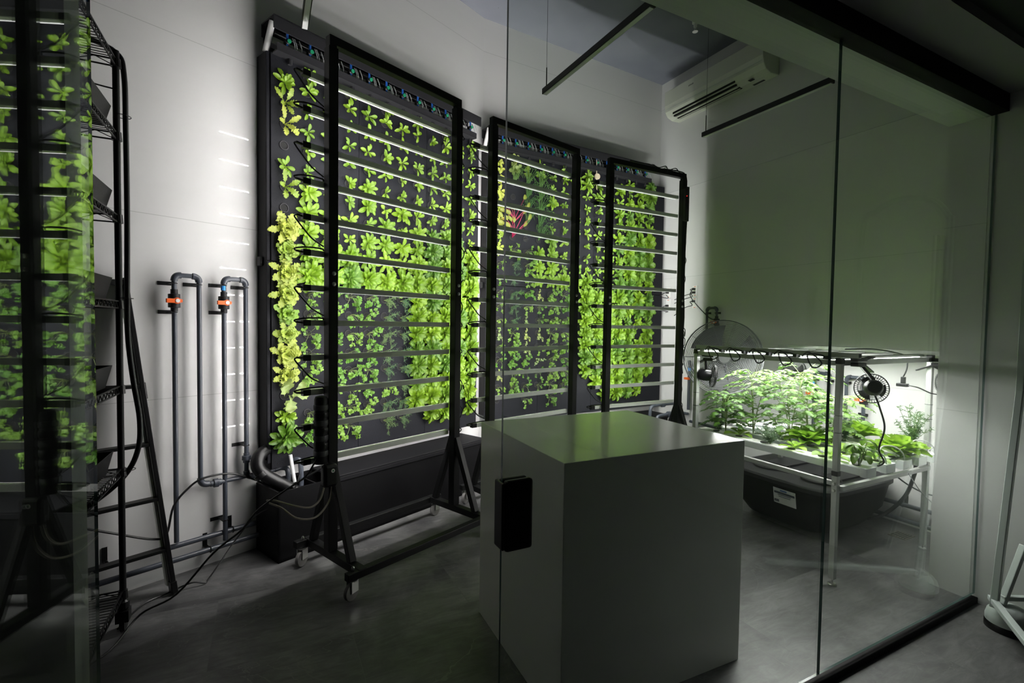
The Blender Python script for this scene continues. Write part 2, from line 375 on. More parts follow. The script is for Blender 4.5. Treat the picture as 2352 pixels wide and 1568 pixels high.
# ------------------------------------------------------------------ rolling light racks
BZ = [2.885 - k * .1985 for k in range(12)]
def make_rack(loc, ang, label, W=.985, power_right=False):
    t = empty('light_rack', loc, ang, label, 'grow light rack', 'rolling racks of LED grow bars')
    bm_ = M['black_metal']
    for x in (0, W):
        p = MB().box(x - .029, x + .029, -.029, .029, .16, 3.06).build('post', bm_, t, bevel=.003)
        for z in (1.72, 1.78): MB().lathe([(.012, 0), (.012, .006), (.006, .010)], (x + .0, -.029, z), (0, -1, 0), 12).build('bolt', M['steel'], p, smooth=True)
    MB().box(-.022, W + .022, -.024, .024, 3.075, 3.125).box(-.022, .022, -.024, .024, 3.03, 3.08).box(W - .022, W + .022, -.024, .024, 3.03, 3.08).build('top_beam', bm_, t, bevel=.003)
    for x in (0, W):
        MB().box(x - .025, x + .025, -.34, .28, .115, .16).build('foot_rail', bm_, t, bevel=.003)
        MB().bar((x, -.02, .66), (x, -.225, .16), .04, .04).build('brace', bm_, t, bevel=.002)
        MB().bar((x, .02, .66), (x, .205, .16), .04, .04).build('brace', bm_, t, bevel=.002)
    for y in (-.32, .26):
        MB().box(-.09, W + .09, y - .022, y + .022, .115, .157).build('long_rail', bm_, t, bevel=.003)
    for x, y, a in ((-.045, -.31, .25), (W + .045, -.31, -.3), (-.045, .25, .45), (W + .045, .25, .15)):
        ca, sa = math.cos(a), math.sin(a)
        k = MB().lathe([(.028, 0), (.028, .006)], (x, y, .104), n=12)
        mt = Matrix.Translation((x, y, 0)) @ Matrix.Rotation(a, 4, 'Z')
        k.box(-.028, .02, -.021, -.017, .045, .108, mt); k.box(-.028, .02, .017, .021, .045, .108, mt)
        k.lathe([(.009, 0), (.009, .012), (.005, .02)], (x, y, .16), n=8)
        c = k.build('caster', M['steel'], t)
        ox, oy = x - ca * .012, y - sa * .012
        ax = (-sa, ca, 0); o = Vector((ox, oy, .048)) - Vector(ax) * .013
        MB().lathe([(.030, 0), (.046, .002), (.048, .006), (.048, .020), (.046, .024), (.030, .026)], o, ax, 24).build('wheel', M['rubber'], c, smooth=True)
        MB().bar((x + ca * .0 - sa * .02, y + ca * .02, .09), (x + ca * .055 - sa * .02, y + sa * .055 + ca * .02, .062), .018, .004).build('brake_lever', M['steel'], c)
    rng = random.Random(int(loc[0] * 100))
    for i, z in enumerate(BZ):
        y0 = .031
        b = MB().box(-.105, W - .03, y0, y0 + .030, z - .017, z + .016)
        lb = b.build('light_bar', M['bar_body'], t, bevel=.002)
        MB().box(-.10, W - .035, y0 + .030, y0 + .0365, z - .017, z + .014).build('lens', M['lens'], lb)
        MB().box(-.095, W - .04, y0 + .0366, y0 + .039, z - .0042, z + .0042).build('led_strip', M['led'], lb)
        MB().box(-.150, -.105, y0 - .002, y0 + .033, z - .018, z + .017).bar((-.150, y0 + .014, z), (-.185, y0 + .014, z + .004), .016, .011).build('end_cap', M['black_plastic'], lb, bevel=.003)
        x0 = -.183
        if i % 2: pts = [(x0, y0 + .014, z + .004), (x0 - .012, y0 + .01, z + .014), (x0 + .04, y0 - .01, z + .026), (-.05, y0 - .012, z + .028), (-.03, y0, z + .02)]
        else: pts = [(x0, y0 + .014, z + .002), (x0 - .01, y0 + .01, z - .012), (x0 + .04, y0, z - .075), (-.10, y0 - .005, z - .12), (-.03, y0 + .0, z - .155)]
        MB().tube(spline(pts, 5), .0045, 6).build('power_cable', M['black_plastic'], lb, smooth=True)
        if rng.random() < .7:
            q = rng.random() * .02
            pts = [(W + .02, y0, z), (W + .06, y0 + .01, z + .005), (W + .10 + q, y0 + .01, z - .05), (W + .085, y0, z - .11), (W + .02, y0, z - .17)] if rng.random() < .6 else \
                  [(W + .02, y0, z + .01), (W + .07, y0, z + .02), (W + .10, y0, z - .005), (W + .07, y0, z - .02), (W + .02, y0, z - .015)]
            MB().tube(spline(pts, 5), .004, 6).build('link_cable', M['black_plastic'], lb, smooth=True)
    return t
rk1 = make_rack((.338, 2.985, 0), R(22.9), 'black rolling LED light rack in front of the left planted panel')
rk2 = make_rack((1.599, 3.515, 0), R(14.3), 'black rolling LED light rack before the left half of the right planted panel')
rk3 = make_rack((2.977, 3.80, 0), R(1.1), 'black LED light rack with cables strung along its top beam, nearest the wall outlets')
# cable bundle along the third rack's top and down its right post
rng = random.Random(5)
m = MB()
pts = [(x * .08 + .25, rng.uniform(-.02, .02), 3.135 + rng.uniform(-.004, .014)) for x in range(9)] + [(1.0, -.01, 3.12), (1.035, 0, 3.0), (1.03, .01, 2.6), (1.04, 0, 2.2), (1.02, .01, 1.8), (1.045, 0, 1.4), (1.03, 0, 1.1)]
m.tube(spline(pts, 4), .006, 6)
pts = [(.5 + x * .07, rng.uniform(-.02, .02), 3.14 + .02 * (x % 2)) for x in range(7)] + [(1.02, .01, 3.08), (1.04, -.01, 2.8), (1.03, 0, 2.0), (1.05, 0, 1.6), (1.02, 0, 1.2), (1.05, 0, 1.0)]
m.tube(spline(pts, 4), .005, 6)
for x in (.55, .72, .88): m.ring((x, 0, 3.118), .033, .003, (1, 0, 0), 12, 5)
for i in range(4): m.tube(spline([(1.03, 0, 1.5 - i * .1), (1.08, .01, 1.47 - i * .1), (1.06, 0, 1.4 - i * .1), (1.02, 0, 1.43 - i * .1), (1.03, 0, 1.38 - i * .1)], 4), .0045, 6)
m.build('cable_bundle', M['black_plastic'], rk3, smooth=True)
MB().box(.956, 1.014, -.062, -.0295, 2.62, 2.98).build('driver_box', M['black_plastic'], rk3, bevel=.004)
MB().lathe([(.004, 0), (.003, .004)], (.975, -.062, 2.88), (0, -1, 0), 8).build('indicator_lamp', M['led_red'], rk3)

# power strip tower and adapter strapped to the first rack's left post
ps = empty('power_strip', (.338, 2.985, 0), R(22.9), 'tall dark grey power strip tower strapped to the left post of the left light rack', 'power strip')
m = MB().lathe([(.034, 0), (.036, .005), (.036, .37), (.030, .385), (.012, .39)], (-.068, -.01, .69), n=20)
m.build('tower_body', M['gutter'], ps, smooth=True)
for k in range(7):
    MB().lathe([(.0385, 0), (.040, .004), (.040, .026), (.0385, .03)], (-.068, -.01, .735 + k * .044), n=20).build('outlet_ring', M['black_plastic'] if k % 2 else M['fan_blade'], ps, smooth=True)
MB().tube(spline([(-.10, -.02, .72), (-.17, -.03, .64), (-.30, -.06, .60), (-.42, -.02, .52), (-.5, -.02, .44), (-.62, -.0, .36), (-.75, .1, .17), (-.86, .25, .06), (-1.0, .12, .012), (-1.15, .05, .008)], 6), .005, 6).build('supply_cord', M['black_plastic'], ps, smooth=True)
pa = empty('power_adapter', (.338, 2.985, 0), R(22.9), 'rounded black adapter box with two beige cords hanging from the rack post', 'adapter')
MB().box(-.085, .0, -.085, -.031, .56, .69).build('case', M['black_plastic'], pa, bevel=.016)
b = MB().lathe([(.011, 0), (.011, .003)], (-.035, -.085, .655), (0, -1, 0), 16).build('round_badge', M['white_plastic'], pa)
MB().lathe([(.005, 0), (.005, .001)], (-.035, -.088, .655), (0, -1, 0), 8).build('badge_mark', M['green_fit'], b)
for pts in ([(-.07, -.05, .56), (-.10, -.06, .50), (-.16, -.07, .475), (-.24, -.05, .50), (-.31, .02, .53), (-.34, .06, .53)],
            [(-.02, -.05, .56), (-.05, -.07, .48), (-.14, -.09, .42), (-.24, -.08, .44), (-.30, -.03, .50), (-.33, .05, .515)]):
    MB().tube(spline(pts, 6), .0055, 7).build('beige_cord', M['tan_cord'], pa, smooth=True)

# ------------------------------------------------------------------ planted wall panels
UZ = [3.13, 3.035] + [2.906 - .1335 * k for k in range(8)] + [1.822 - .1345 * k for k in range(9)]
def make_panel(ang, u0, u1, seams, label, zt=3.2, zb=.60):
    t = empty('planted_panel', (COR.x, COR.y, 0), ang, label, 'vertical garden panel', 'tall charcoal vertical garden panels')
    zs = 1.887; us = [u0 + .022] + seams + [u1]
    MB().box(u0, u1, -.118, -.002, zb, zt).build('carcass', M['panel_edge'], t)
    MB().box(u0, u0 + .020, -.132, -.118, zs + .004, zt).box(u0, u0 + .020, -.132, -.118, zb - .02, zs - .004).build('edge_strip', M['panel'], t, bevel=.002)
    for i in range(len(us) - 1):
        for z0, z1 in ((zs + .003, zt), (zb - .06, zs - .003)):
            b = MB().box(us[i] + .0015, us[i + 1] - .0015, -.140, -.118, z0, z1)
            bo = b.build('front_board', M['panel'], t, bevel=.0015)
            s = MB()
            for x in (us[i] + .04, us[i + 1] - .04):
                for z in (z0 + .03, z1 - .03): s.lathe([(.004, 0), (.003, .002)], (x, -.140, z), (0, -1, 0), 6)
            s.build('screw', M['black_metal'], bo)
    MB().box(u0 - .018, u0, -.08, -.03, zs - .03, zs + .03).build('side_bracket', M['black_metal'], t, bevel=.004)
    return t
PA = make_panel(ANG_A, -2.15, -.20, [-1.487, -.84], 'charcoal vertical garden panel on the long white wall, its lower left half in herbs')
PB = make_panel(ANG_B, -.015, 2.42, [.60, 1.32, 1.88], 'charcoal vertical garden panel on the rear wall beside the corner with the air conditioner')

def make_header(ang, u0, u1, pos, label):
    """drip irrigation header above a panel: two gutters, valves with green caps, pale tubes"""
    t = empty('irrigation_header', (COR.x, COR.y, 0), ang, label, 'irrigation header', 'irrigation headers over the vertical gardens')
    a, b = u0, u1
    m = MB().box(a, b, -.215, -.207, 3.318, 3.398).box(a, b, -.215, -.04, 3.392, 3.400).box(a, b, -.05, -.04, 3.32, 3.395)
    m.build('upper_channel', M['gutter'], t)
    m = MB().box(a + .02, b - .06, -.215, -.207, 3.194, 3.238).box(a + .02, b - .06, -.215, -.12, 3.190, 3.198).box(a + .02, b - .06, -.13, -.12, 3.194, 3.23)
    m.build('lower_gutter', M['gutter'], t)
    m = MB().tube([(a + .05, -.10, 3.350), (b - .08, -.10, 3.350)], .016, 10)
    m.build('supply_manifold', M['black_plastic'], t, smooth=True)
    MB().tube([(a + .02, -.15, 3.385), (a + .0, -.10, 3.205)], .019, 12).build('white_riser', M['white_pvc'], t, smooth=True)
    MB().box(a + .03, b - .07, -.10, -.092, 3.282, 3.322).build('white_gap_strip', M['white_pvc'], t)  # added strip standing in for the white wall showing through the gap
    for u in [u0 + .03, u0 + (u1 - u0) / 2, u1 - .06]: MB().box(u, u + .02, -.06, 0, 3.20, 3.39).build('bracket', M['black_metal'], t)
    for u in pos:
        v = MB().tube([(u, -.19, 3.35), (u, -.19, 3.24)], .008, 8)
        vo = v.build('valve', M['blue_fit'], t, smooth=True)
        MB().lathe([(.014, 0), (.016, .004), (.016, .03), (.010, .036)], (u - .0, -.165, 3.276), (0, -1, 0), 10).build('valve_body', M['black_plastic'], vo, smooth=True)
        MB().lathe([(.0125, 0), (.0125, .007)], (u + .006, -.203, 3.280), (0, -1, 0), 14).build('green_cap', M['green_fit'], vo)
        d = MB()
        for du in (.055, .068, .10): d.tube(spline([(u + du, -.15, 3.34), (u + du + .004, -.175, 3.28), (u + du, -.18, 3.21)], 3), .0028, 5)
        d.build('drip_tube', M['clear_tube'], vo, smooth=True)
        MB().tube([(u + .03, -.165, 3.19), (u + .03, -.165, 3.155)], .014, 10).build('outlet_nozzle', M['gutter'], vo, smooth=True)
    return t
make_header(ANG_A, -2.14, -.255, [-2.045 + .152 * k for k in range(12)], 'dark drip header with green valve caps over the left planted panel')
make_header(ANG_B, -.03, 2.18, [.12 + .1475 * k for k in range(14)], 'dark drip header with green valve caps over the right planted panel')
o = empty('wooden_dowel', (COR.x, COR.y, 0), ANG_B, 'thin pale wooden dowel with a brown disc hanging before the right panel', 'dowel')
MB().tube([(1.29, -.20, 3.31), (1.30, -.20, 2.98)], .0045, 6).build('rod', M['wood'], o)
MB().lathe([(.03, 0), (.034, .01), (.03, .02)], (1.325, -.17, 3.14), (-.4, -1, 0), 14).build('disc', M['wood'], o)

# ------------------------------------------------------------------ plants
def leaf(m, base, az, el0, el1, L, W, nt=6, ns=4, cup=.25, ruffle=0., rf=9, seed=0, pet=.25, curl=0., jag=0., prof=1.0, twist=0.):
    """one leaf starting at base, heading az (in the plane), rising from el0 to el1; z is away from the wall"""
    p = Vector(base); vs = []; rib = []; up = Vector((0, 0, 1)); pts = []
    for i in range(nt + 1):
        t = i / nt; el = el0 + (el1 - el0) * t
        a = az + curl * t
        d = Vector((math.cos(a) * math.cos(el), math.sin(a) * math.cos(el), math.sin(el)))
        if i: p = p + d * L / nt
        side = Vector((-math.sin(a), math.cos(a), 0)); nrm = side.cross(d) * -1
        if nrm.z < 0 and el < 1.3: nrm = -nrm
        if twist: side = side * math.cos(twist * t) + nrm * math.sin(twist * t)
        tt = max(0, (t - pet) / (1 - pet))
        wd = W * (.14 + .86 * (math.sin(math.pi * min(1, tt ** prof * .93 + .0)) ** .75)) * .5 if tt > 0 else W * .07
        if t > .999: wd = W * (.16 if jag == 0 else .08)
        for j in range(ns + 1):
            s = j / ns * 2 - 1
            e = abs(s)
            rr = ruffle * W * (e ** 1.5) * math.sin(rf * t * 3 + (2.1 if s > 0 else 0) + seed) * (1 if tt > 0 else 0)
            jg = 1 + jag * (((i * 7 + (j * j) * 3 + seed * 5) % 5) / 2 - 1) * e
            vs.append(p + side * s * wd * jg + nrm * (cup * wd * s * s + rr) )
            rib.append(1 if abs(s) < .01 else (.0))
    fs = []
    n = ns + 1
    for i in range(nt):
        for j in range(ns): fs.append((i * n + j, i * n + j + 1, (i + 1) * n + j + 1, (i + 1) * n + j))
    m.add(vs, fs, rib)
def lettuce_mesh(seed, n, Rr, W, el_out=.25, el_in=1.2, droop=.25, ruffle=.03, miss=0.):
    r = random.Random(seed); m = MB()
    for i in range(n):
        if r.random() < miss: continue
        f = i / max(1, n - 1)                    # 0 outer .. 1 inner
        az = i * 2.39996 + r.uniform(-.25, .25)
        L = Rr * (1.08 - .50 * f) * r.uniform(.82, 1.12)
        el = el_out + (el_in - el_out) * f
        down = -.25 if math.sin(az) < 0 else 0.0
        leaf(m, (0, 0, .004 + .018 * f), az, el + .55 * (1 - f) + r.uniform(-.1, .1), el - .45 + down + r.uniform(-.15, .1), L, W * (1 - .25 * f) * r.uniform(.85, 1.15),
             cup=.32, ruffle=ruffle, rf=r.uniform(2, 4), seed=r.random() * 6, curl=r.uniform(-.3, .3), pet=.22, prof=1.25, twist=r.uniform(-.3, .3))
    return m
def frill_mesh(seed, n, Rr, W, droop=.0):
    r = random.Random(seed); m = MB()
    for i in range(n):
        f = i / n; az = i * 2.4 + r.uniform(-.3, .3); el = .2 + f * .9
        leaf(m, (0, 0, .01), az, el + .5, el - .5, Rr * (1.1 - .4 * f) * r.uniform(.75, 1.2), W * r.uniform(.8, 1.2), nt=17, ns=8, cup=.1, ruffle=.20, rf=r.uniform(11, 15), seed=r.random() * 6, pet=.3, jag=.30, curl=r.uniform(-.5, .5))
    return m
def leafy_stalks(seed, n, reach, down=.5, cl=(3, 6), lr=.014, ruf=.35, spread=1.0):
    """thin stems ending in clusters of small lobed leaflets; returns (stems, leaves)"""
    r = random.Random(seed); st = MB(); m = MB()
    for i in range(n):
        a = r.uniform(-2.6, .9) if r.random() < .75 else r.uniform(-3.1, 3.1)
        q = reach * r.uniform(.35, 1.1)
        e = Vector((math.cos(a) * q * spread + .01, math.sin(a) * q - down * q * .3, r.uniform(.03, .075)))
        pts = spline([(0, -.01, -.005), (e.x * .3, e.y * .25 + .008, e.z * .8), (e.x * .75, e.y * .7, e.z * 1.05), e], 3)
        st.tube(pts, .0011, 4, caps=False)
        for k in range(r.randint(*cl)):
            c = Vector(pts[-1 - (k % 3)]) + Vector((r.uniform(-1, 1), r.uniform(-1, 1), r.uniform(-.4, .8))) * lr * 1.3
            blob(m, c, lr * r.uniform(.7, 1.25), r, ruf)
    return st, m
def blob(m, c, rad, r, ruf):
    """one small ruffled, lobed leaflet"""
    nrm = Vector((r.uniform(-.7, .7), r.uniform(-.5, .9), 1)).normalized(); x = nrm.orthogonal().normalized(); y = nrm.cross(x)
    n = 12; vs = [c]; ph = r.random() * 6
    for k in range(n):
        a = 6.2832 * k / n + ph
        q = rad * (1 if k % 3 else .66) * r.uniform(.85, 1.15)
        vs.append(c + (x * math.cos(a) + y * math.sin(a)) * q + nrm * rad * ruf * (.7 if k % 4 < 2 else -.5))
    m.add(vs, [(0, 1 + k, 1 + (k + 1) % n) for k in range(n)])
def dill_mesh(seed, n, reach):
    r = random.Random(seed); st = MB(); m = MB()
    for i in range(n):
        a = r.uniform(-2.4, .6); q = reach * r.uniform(.4, 1.1)
        e = Vector((math.cos(a) * q * .8 + .012, math.sin(a) * q, r.uniform(.03, .07)))
        pts = spline([(0, -.01, -.005), (e.x * .4, e.y * .3, e.z), e], 4)
        st.tube(pts, .001, 4, caps=False)
        for k in range(16):
            c = Vector(pts[-1 - r.randint(0, 5)]); d = Vector((r.uniform(-1, 1), r.uniform(-1, 1), r.uniform(-.4, 1))).normalized() * r.uniform(.012, .028)
            s = d.cross(Vector((r.random(), r.random(), r.random()))).normalized() * .0016
            m.add([c - s, c + s, c + d + s * .6, c + d - s * .6], [(0, 1, 2, 3)])
            for q2 in (.4, .65, .9):
                c2 = c + d * q2; d2 = Vector((r.uniform(-1, 1), r.uniform(-1, 1), r.uniform(-.6, .9))).normalized() * .010; s2 = d2.orthogonal().normalized() * .0013
                m.add([c2 - s2, c2 + s2, c2 + d2], [(0, 1, 2)])
    return st, m
def chive_mesh(seed, n=22):
    r = random.Random(seed); m = MB()
    for i in range(n):
        a = r.uniform(-.9, .9); L = r.uniform(.09, .24); dx = math.sin(a) * L * .8 + L * .25; bend = r.uniform(.0, .12)
        pts = spline([(r.uniform(-.006, .006), 0, 0), (dx * .25, L * .3, .035), (dx * .65, L * .75, .05), (dx * 1.1, L - bend, .055 + r.uniform(-.01, .02))], 3)
        m.tube(pts, [.0019] * (len(pts) - 1) + [.0005], 4, caps=False)
    return m
def basil_mesh(seed, n=9, Rr=.047, W=.030):
    r = random.Random(seed); m = MB()
    for i in range(n):
        y = r.uniform(-.06, .07); az = i * 2.1 + r.uniform(-.4, .4)
        leaf(m, (r.uniform(-.012, .02), y, .02), az, .7, -.5, Rr * r.uniform(.6, 1.1), W * r.uniform(.7, 1.1), cup=.45, pet=.1, ruffle=.03, prof=.9, seed=i)
    return m
def chard_meshes(seed):
    r = random.Random(seed); st = MB(); m = MB()
    for i in range(9):
        a = R(90) + r.uniform(-.9, .95); q = r.uniform(.10, .26)
        e = Vector((math.cos(a) * q, math.sin(a) * q, .05 + r.random() * .04))
        pts = spline([(0, 0, 0), (e.x * .3, e.y * .45, e.z * .8), e], 4)
        st.tube(pts, [.0035] * (len(pts) - 3) + [.0025, .002, .0015], 6)
        leaf(m, e, a + r.uniform(-.6, .6), .3, -.5, r.uniform(.045, .075), r.uniform(.032, .046), ruffle=.06, rf=4, pet=.05, seed=i, prof=.8)
    return st, m
def kale_mesh(seed, n=7, Rr=.15, W=.075):
    r = random.Random(seed); m = MB()
    for i in range(n):
        az = -.4 + i * 6.283 / n + r.uniform(-.3, .3)
        leaf(m, (0.01 + r.uniform(-.01, .03), r.uniform(-.03, .03), .02), az + r.uniform(-.5, .5), 1.1, r.uniform(-.9, .1), Rr * r.uniform(.5, 1.1), W * r.uniform(.55, 1.1), nt=12, ns=6, cup=.25, ruffle=.13, rf=r.uniform(6, 9), pet=.38, seed=i * 1.3, jag=.22, prof=.8, curl=r.uniform(-.6, .6), twist=r.uniform(-.7, .7))
    return m
protos = {}
def cup_mesh():
    m = MB()
    m.lathe([(.0235, .0), (.030, .0), (.031, .003), (.029, .006), (.0245, .006), (.0225, .001)], n=20)
    m.k = 1; m.lathe([(.0226, .0010), (.0226, .0024)], n=16); return m  # flat disc whose black colour stands in for the shaded cup hollow
cup_mats = [M['gutter'], M['black_hole']]
def proto(code, i):
    key = (code, i)
    if key in protos: return protos[key]
    s = sum(map(ord, code)) * 17 + i * 7
    kids = []
    if code == 's': root = lettuce_mesh(s, 8 + i % 3, .070, .027, .30, 1.05, miss=.12).build('lettuce', M['lime'], smooth='all')
    elif code == 'S': root = lettuce_mesh(s, 9, .068, .026, .30, 1.0, miss=.1).build('lettuce', M['green'], smooth='all')
    elif code == 'm': root = lettuce_mesh(s, 16 + i % 3, .092, .034, .2, 1.15).build('lettuce', M['lime'], smooth='all')
    elif code == 'M': root = lettuce_mesh(s, 17, .092, .032, .2, 1.15).build('lettuce', M['green'], smooth='all')
    elif code == 'L': root = lettuce_mesh(s, 40, .116, .044, .10, 1.3, ruffle=.05).build('lettuce', M['lime'], smooth='all')
    elif code == 'D': root = lettuce_mesh(s, 42, .114, .040, .10, 1.3, ruffle=.05).build('lettuce', M['green'], smooth='all')
    elif code == 'y': root = frill_mesh(s, 22, .098, .040).build('mustard_green', M['yellow'], smooth='all')
    elif code == 'v':
        root = frill_mesh(s, 6, .13, .036).build('mustard_green', M['yellow'], smooth='all')
    elif code == 't': root = frill_mesh(s, 12, .085, .034).build('endive', M['kale'], smooth='all')
    elif code == 'k': root = kale_mesh(s).build('kale', M['kale'], smooth='all')
    elif code == 'b': root = basil_mesh(s, 15).build('basil', M['yellow'], smooth='all')
    elif code == 'h': root = chive_mesh(s).build('chives', M['chive'], smooth='all')
    elif code == 'c':
        st, lf = chard_meshes(s); root = lf.build('swiss_chard', M['chard'], smooth='all')
        kids.append(st.build('stalk', M['magenta'], root, smooth='all'))
    elif code in 'pq':
        st, lf = leafy_stalks(s, 7 if code == 'p' else 5, .085 if code == 'p' else .07, cl=(4, 7) if code == 'p' else (3, 5), lr=.0135 if code == 'p' else .012)
        root = lf.build('parsley', M['parsley'] if code == 'p' else M['kale'] if i % 3 == 0 else M['parsley'], smooth='all')
        kids.append(st.build('stalk', M['stem'], root, smooth='all'))
    elif code == 'd':
        st, lf = dill_mesh(s, 8, .095); root = lf.build('dill', M['dill'], smooth='all')
        kids.append(st.build('stalk', M['stem'], root, smooth='all'))
    elif code == 'o':
        root = cup_mesh().build('net_cup', None, mats=cup_mats)
    if code in 'sSmMvpqdhtcko' and code != 'o':
        if 'cup' not in protos: protos['cup'] = cup_mesh().build('net_cup', None, mats=cup_mats); C.objects.unlink(protos['cup'])
        c = bpy.data.objects.new('net_cup', protos['cup'].data); C.objects.link(c); c.parent = root; kids.append(c)
    protos[key] = [root, kids, False]
    return protos[key]
ORD = 'top second third fourth fifth sixth seventh eighth ninth tenth eleventh twelfth thirteenth fourteenth fifteenth sixteenth seventeenth eighteenth bottom'.split()
OCOL = 'first second third fourth fifth sixth seventh eighth ninth tenth eleventh twelfth thirteenth fourteenth'.split()
WHAT = {'s': ('small lime lettuce', 'lettuce'), 'S': ('small green lettuce', 'lettuce'), 'm': ('medium lime lettuce', 'lettuce'), 'M': ('medium green lettuce', 'lettuce'),
        'L': ('large lime lettuce', 'lettuce'), 'D': ('large green lettuce', 'lettuce'), 'y': ('yellow frilly mustard', 'mustard green'), 'v': ('leggy yellow mustard', 'mustard green'),
        't': ('pale frilly endive', 'endive'), 'k': ('pale broad-leaved kale', 'kale'), 'b': ('yellow basil', 'basil'), 'h': ('green chives', 'chives'), 'c': ('red-stemmed chard', 'chard'),
        'p': ('curly parsley', 'parsley'), 'q': ('sparse parsley', 'parsley'), 'd': ('feathery dill', 'dill'), 'o': ('empty black cup', 'plant cup')}
GRP = {'lettuce': 'lettuces growing from the vertical panels', 'mustard green': 'mustard greens growing from the left panel', 'endive': 'endives on the right panel', 'kale': 'kale plants on the left panel',
       'basil': 'basil plants on the right panel', 'chives': 'chive tufts on the right panel', 'chard': 'chard plants on the right panel', 'parsley': 'parsley plants growing from the panels', 'dill': 'dill plants growing from the panels', 'plant cup': 'empty plant cups in the panels'}
NV = {'s': 7, 'm': 6, 'L': 6, 'D': 5, 'M': 3, 'S': 3, 'p': 6, 'q': 5, 'd': 5, 'y': 4, 'h': 3, 'b': 3, 'v': 2, 't': 2, 'k': 2, 'c': 1, 'o': 1}
def plant_panel(grid, ang, u0, side, seed):
    r = random.Random(seed)
    for ri, row in enumerate(grid):
        for ci, ch in enumerate(row):
            if ch in '. ': continue
            i = r.randrange(NV[ch])
            P = proto(ch, i)
            if not P[2]: o = P[0]; P[2] = True; 
            else:
                o = P[0].copy(); C.objects.link(o)
                for k in P[1]:
                    kc = k.copy(); C.objects.link(kc); kc.parent = o
            u = u0 + .156 * ci; z = UZ[ri]
            spin = 0 if ch in 'hpqdcbko' else r.uniform(-3.14, 3.14)
            if ch in 'yvt': spin = r.uniform(-.8, .8)
            sc_ = r.uniform(.88, 1.12) if ch != 'o' else 1
            rot = Matrix((( math.cos(ang), 0, math.sin(ang)), (math.sin(ang), 0, -math.cos(ang)), (0, 1, 0)))
            if ch != 'o': rot = rot @ Matrix.Rotation(R(r.uniform(4, 14)), 3, 'X') @ Matrix.Rotation(spin, 3, 'Z') if ch in 'smMSLD' else rot @ Matrix.Rotation(spin, 3, 'Z')
            p = Vector((COR.x + math.cos(ang) * u + math.sin(ang) * .141, COR.y + math.sin(ang) * u - math.cos(ang) * .141, z))
            lift = .0 if ch not in 'LD' else r.uniform(.0, .02)
            p += Vector((math.sin(ang), -math.cos(ang), 0)) * lift
            mw = rot.to_4x4() @ Matrix.Diagonal((sc_, sc_, sc_, 1)); mw.translation = p
            o.matrix_world = mw
            nm, cat = WHAT[ch]
            tag(o, '%s on the %s panel, %s row, %s hole from its left edge' % (nm, side, ORD[ri], OCOL[ci]), cat, GRP[cat])
G1 = [".s.s.s.s.s.s", "msssssssssss", "vsssssssssss", "vsssssssssss", "osssssssssss", "ssssmsssssss", "vmssmsmsssMs", "ommssmsmMDMs", "ymmsmmmmDDLL", "yLLLmmmLDLDL",
      "yLLDLLLLLDLL", "yppppddLDLLL", "yppppddLLLDL", "yppppddLLLLL", "yppppddDDLDL", "yppppddDLDLL", "koppppdDLLLL", "mppppddLLDDL", "Dppp.dd.LL.L"]
G1 = [g[:12] for g in G1]
G2 = [".t.s.s.m.s.s.D", "btbsssmmssmsmD", "bhhhssssmssmmM", "bohhmsssssmMmM", "bohhssssssmLMm", "bchhsssssmmDLL", "bcohmssssmMLDL", "bpqmmssssmmDDD", "qdpmmsmssmMLDD",
      "qdpmmLmLmmDDmL", "qdpqppoLLLLDLD", "qdqqppoLLLDLDD", "qdqqppoLLLmMmM", "qpqqppoLLLLL.L", "qpqqppoLDLDDLL", "qppqppoDLLDDLL", "qpqqppoLDLLDLL", "qpqqppo.LLLDL.", "o.q.p....LLDm."]
plant_panel(G1, ANG_A, -2.045, 'left', 11)
plant_panel(G2, ANG_B, .115, 'right', 12)

# ------------------------------------------------------------------ troughs under the panels
def trough(ang, u0, u1, ulid, label, zt=.445):
    t = empty('reservoir_trough', (COR.x, COR.y, 0), ang, label, 'trough', 'black reservoir troughs below the vertical gardens')
    y0, y1 = -.337, -.03
    m = MB().box(u0, u1, y0, y0 + .012, 0, zt).box(u0, u1, y1 - .012, y1, 0, zt).box(u0, u0 + .012, y0, y1, 0, zt).box(u1 - .012, u1, y0, y1, 0, zt).box(u0, u1, y0, y1, 0, .02)
    m.build('tank', M['tote'], t)
    MB().box(ulid, u1 + .005, y0 - .008, y1, zt, zt + .014).box(ulid, u1 + .005, y0 - .008, y0 + .002, zt - .03, zt).build('lid', M['panel_edge'], t, bevel=.003)
    for x in (u0 + .12, u0 + .26): MB().box(x, x + .01, y0 + .01, y1 - .01, .1, zt - .01).build('divider', M['tote'], t)
    MB().box(u0 + .05, ulid, y0 + .03, y1 - .03, .30, .31).build('water', M['black_hole'], t)
    return t
trough(ANG_A, -2.178, -.30, -1.80, 'long black reservoir trough under the left planted panel, its left end open')
trough(ANG_B, .06, 2.35, .06, 'black reservoir trough under the right planted panel, behind the white plinth')
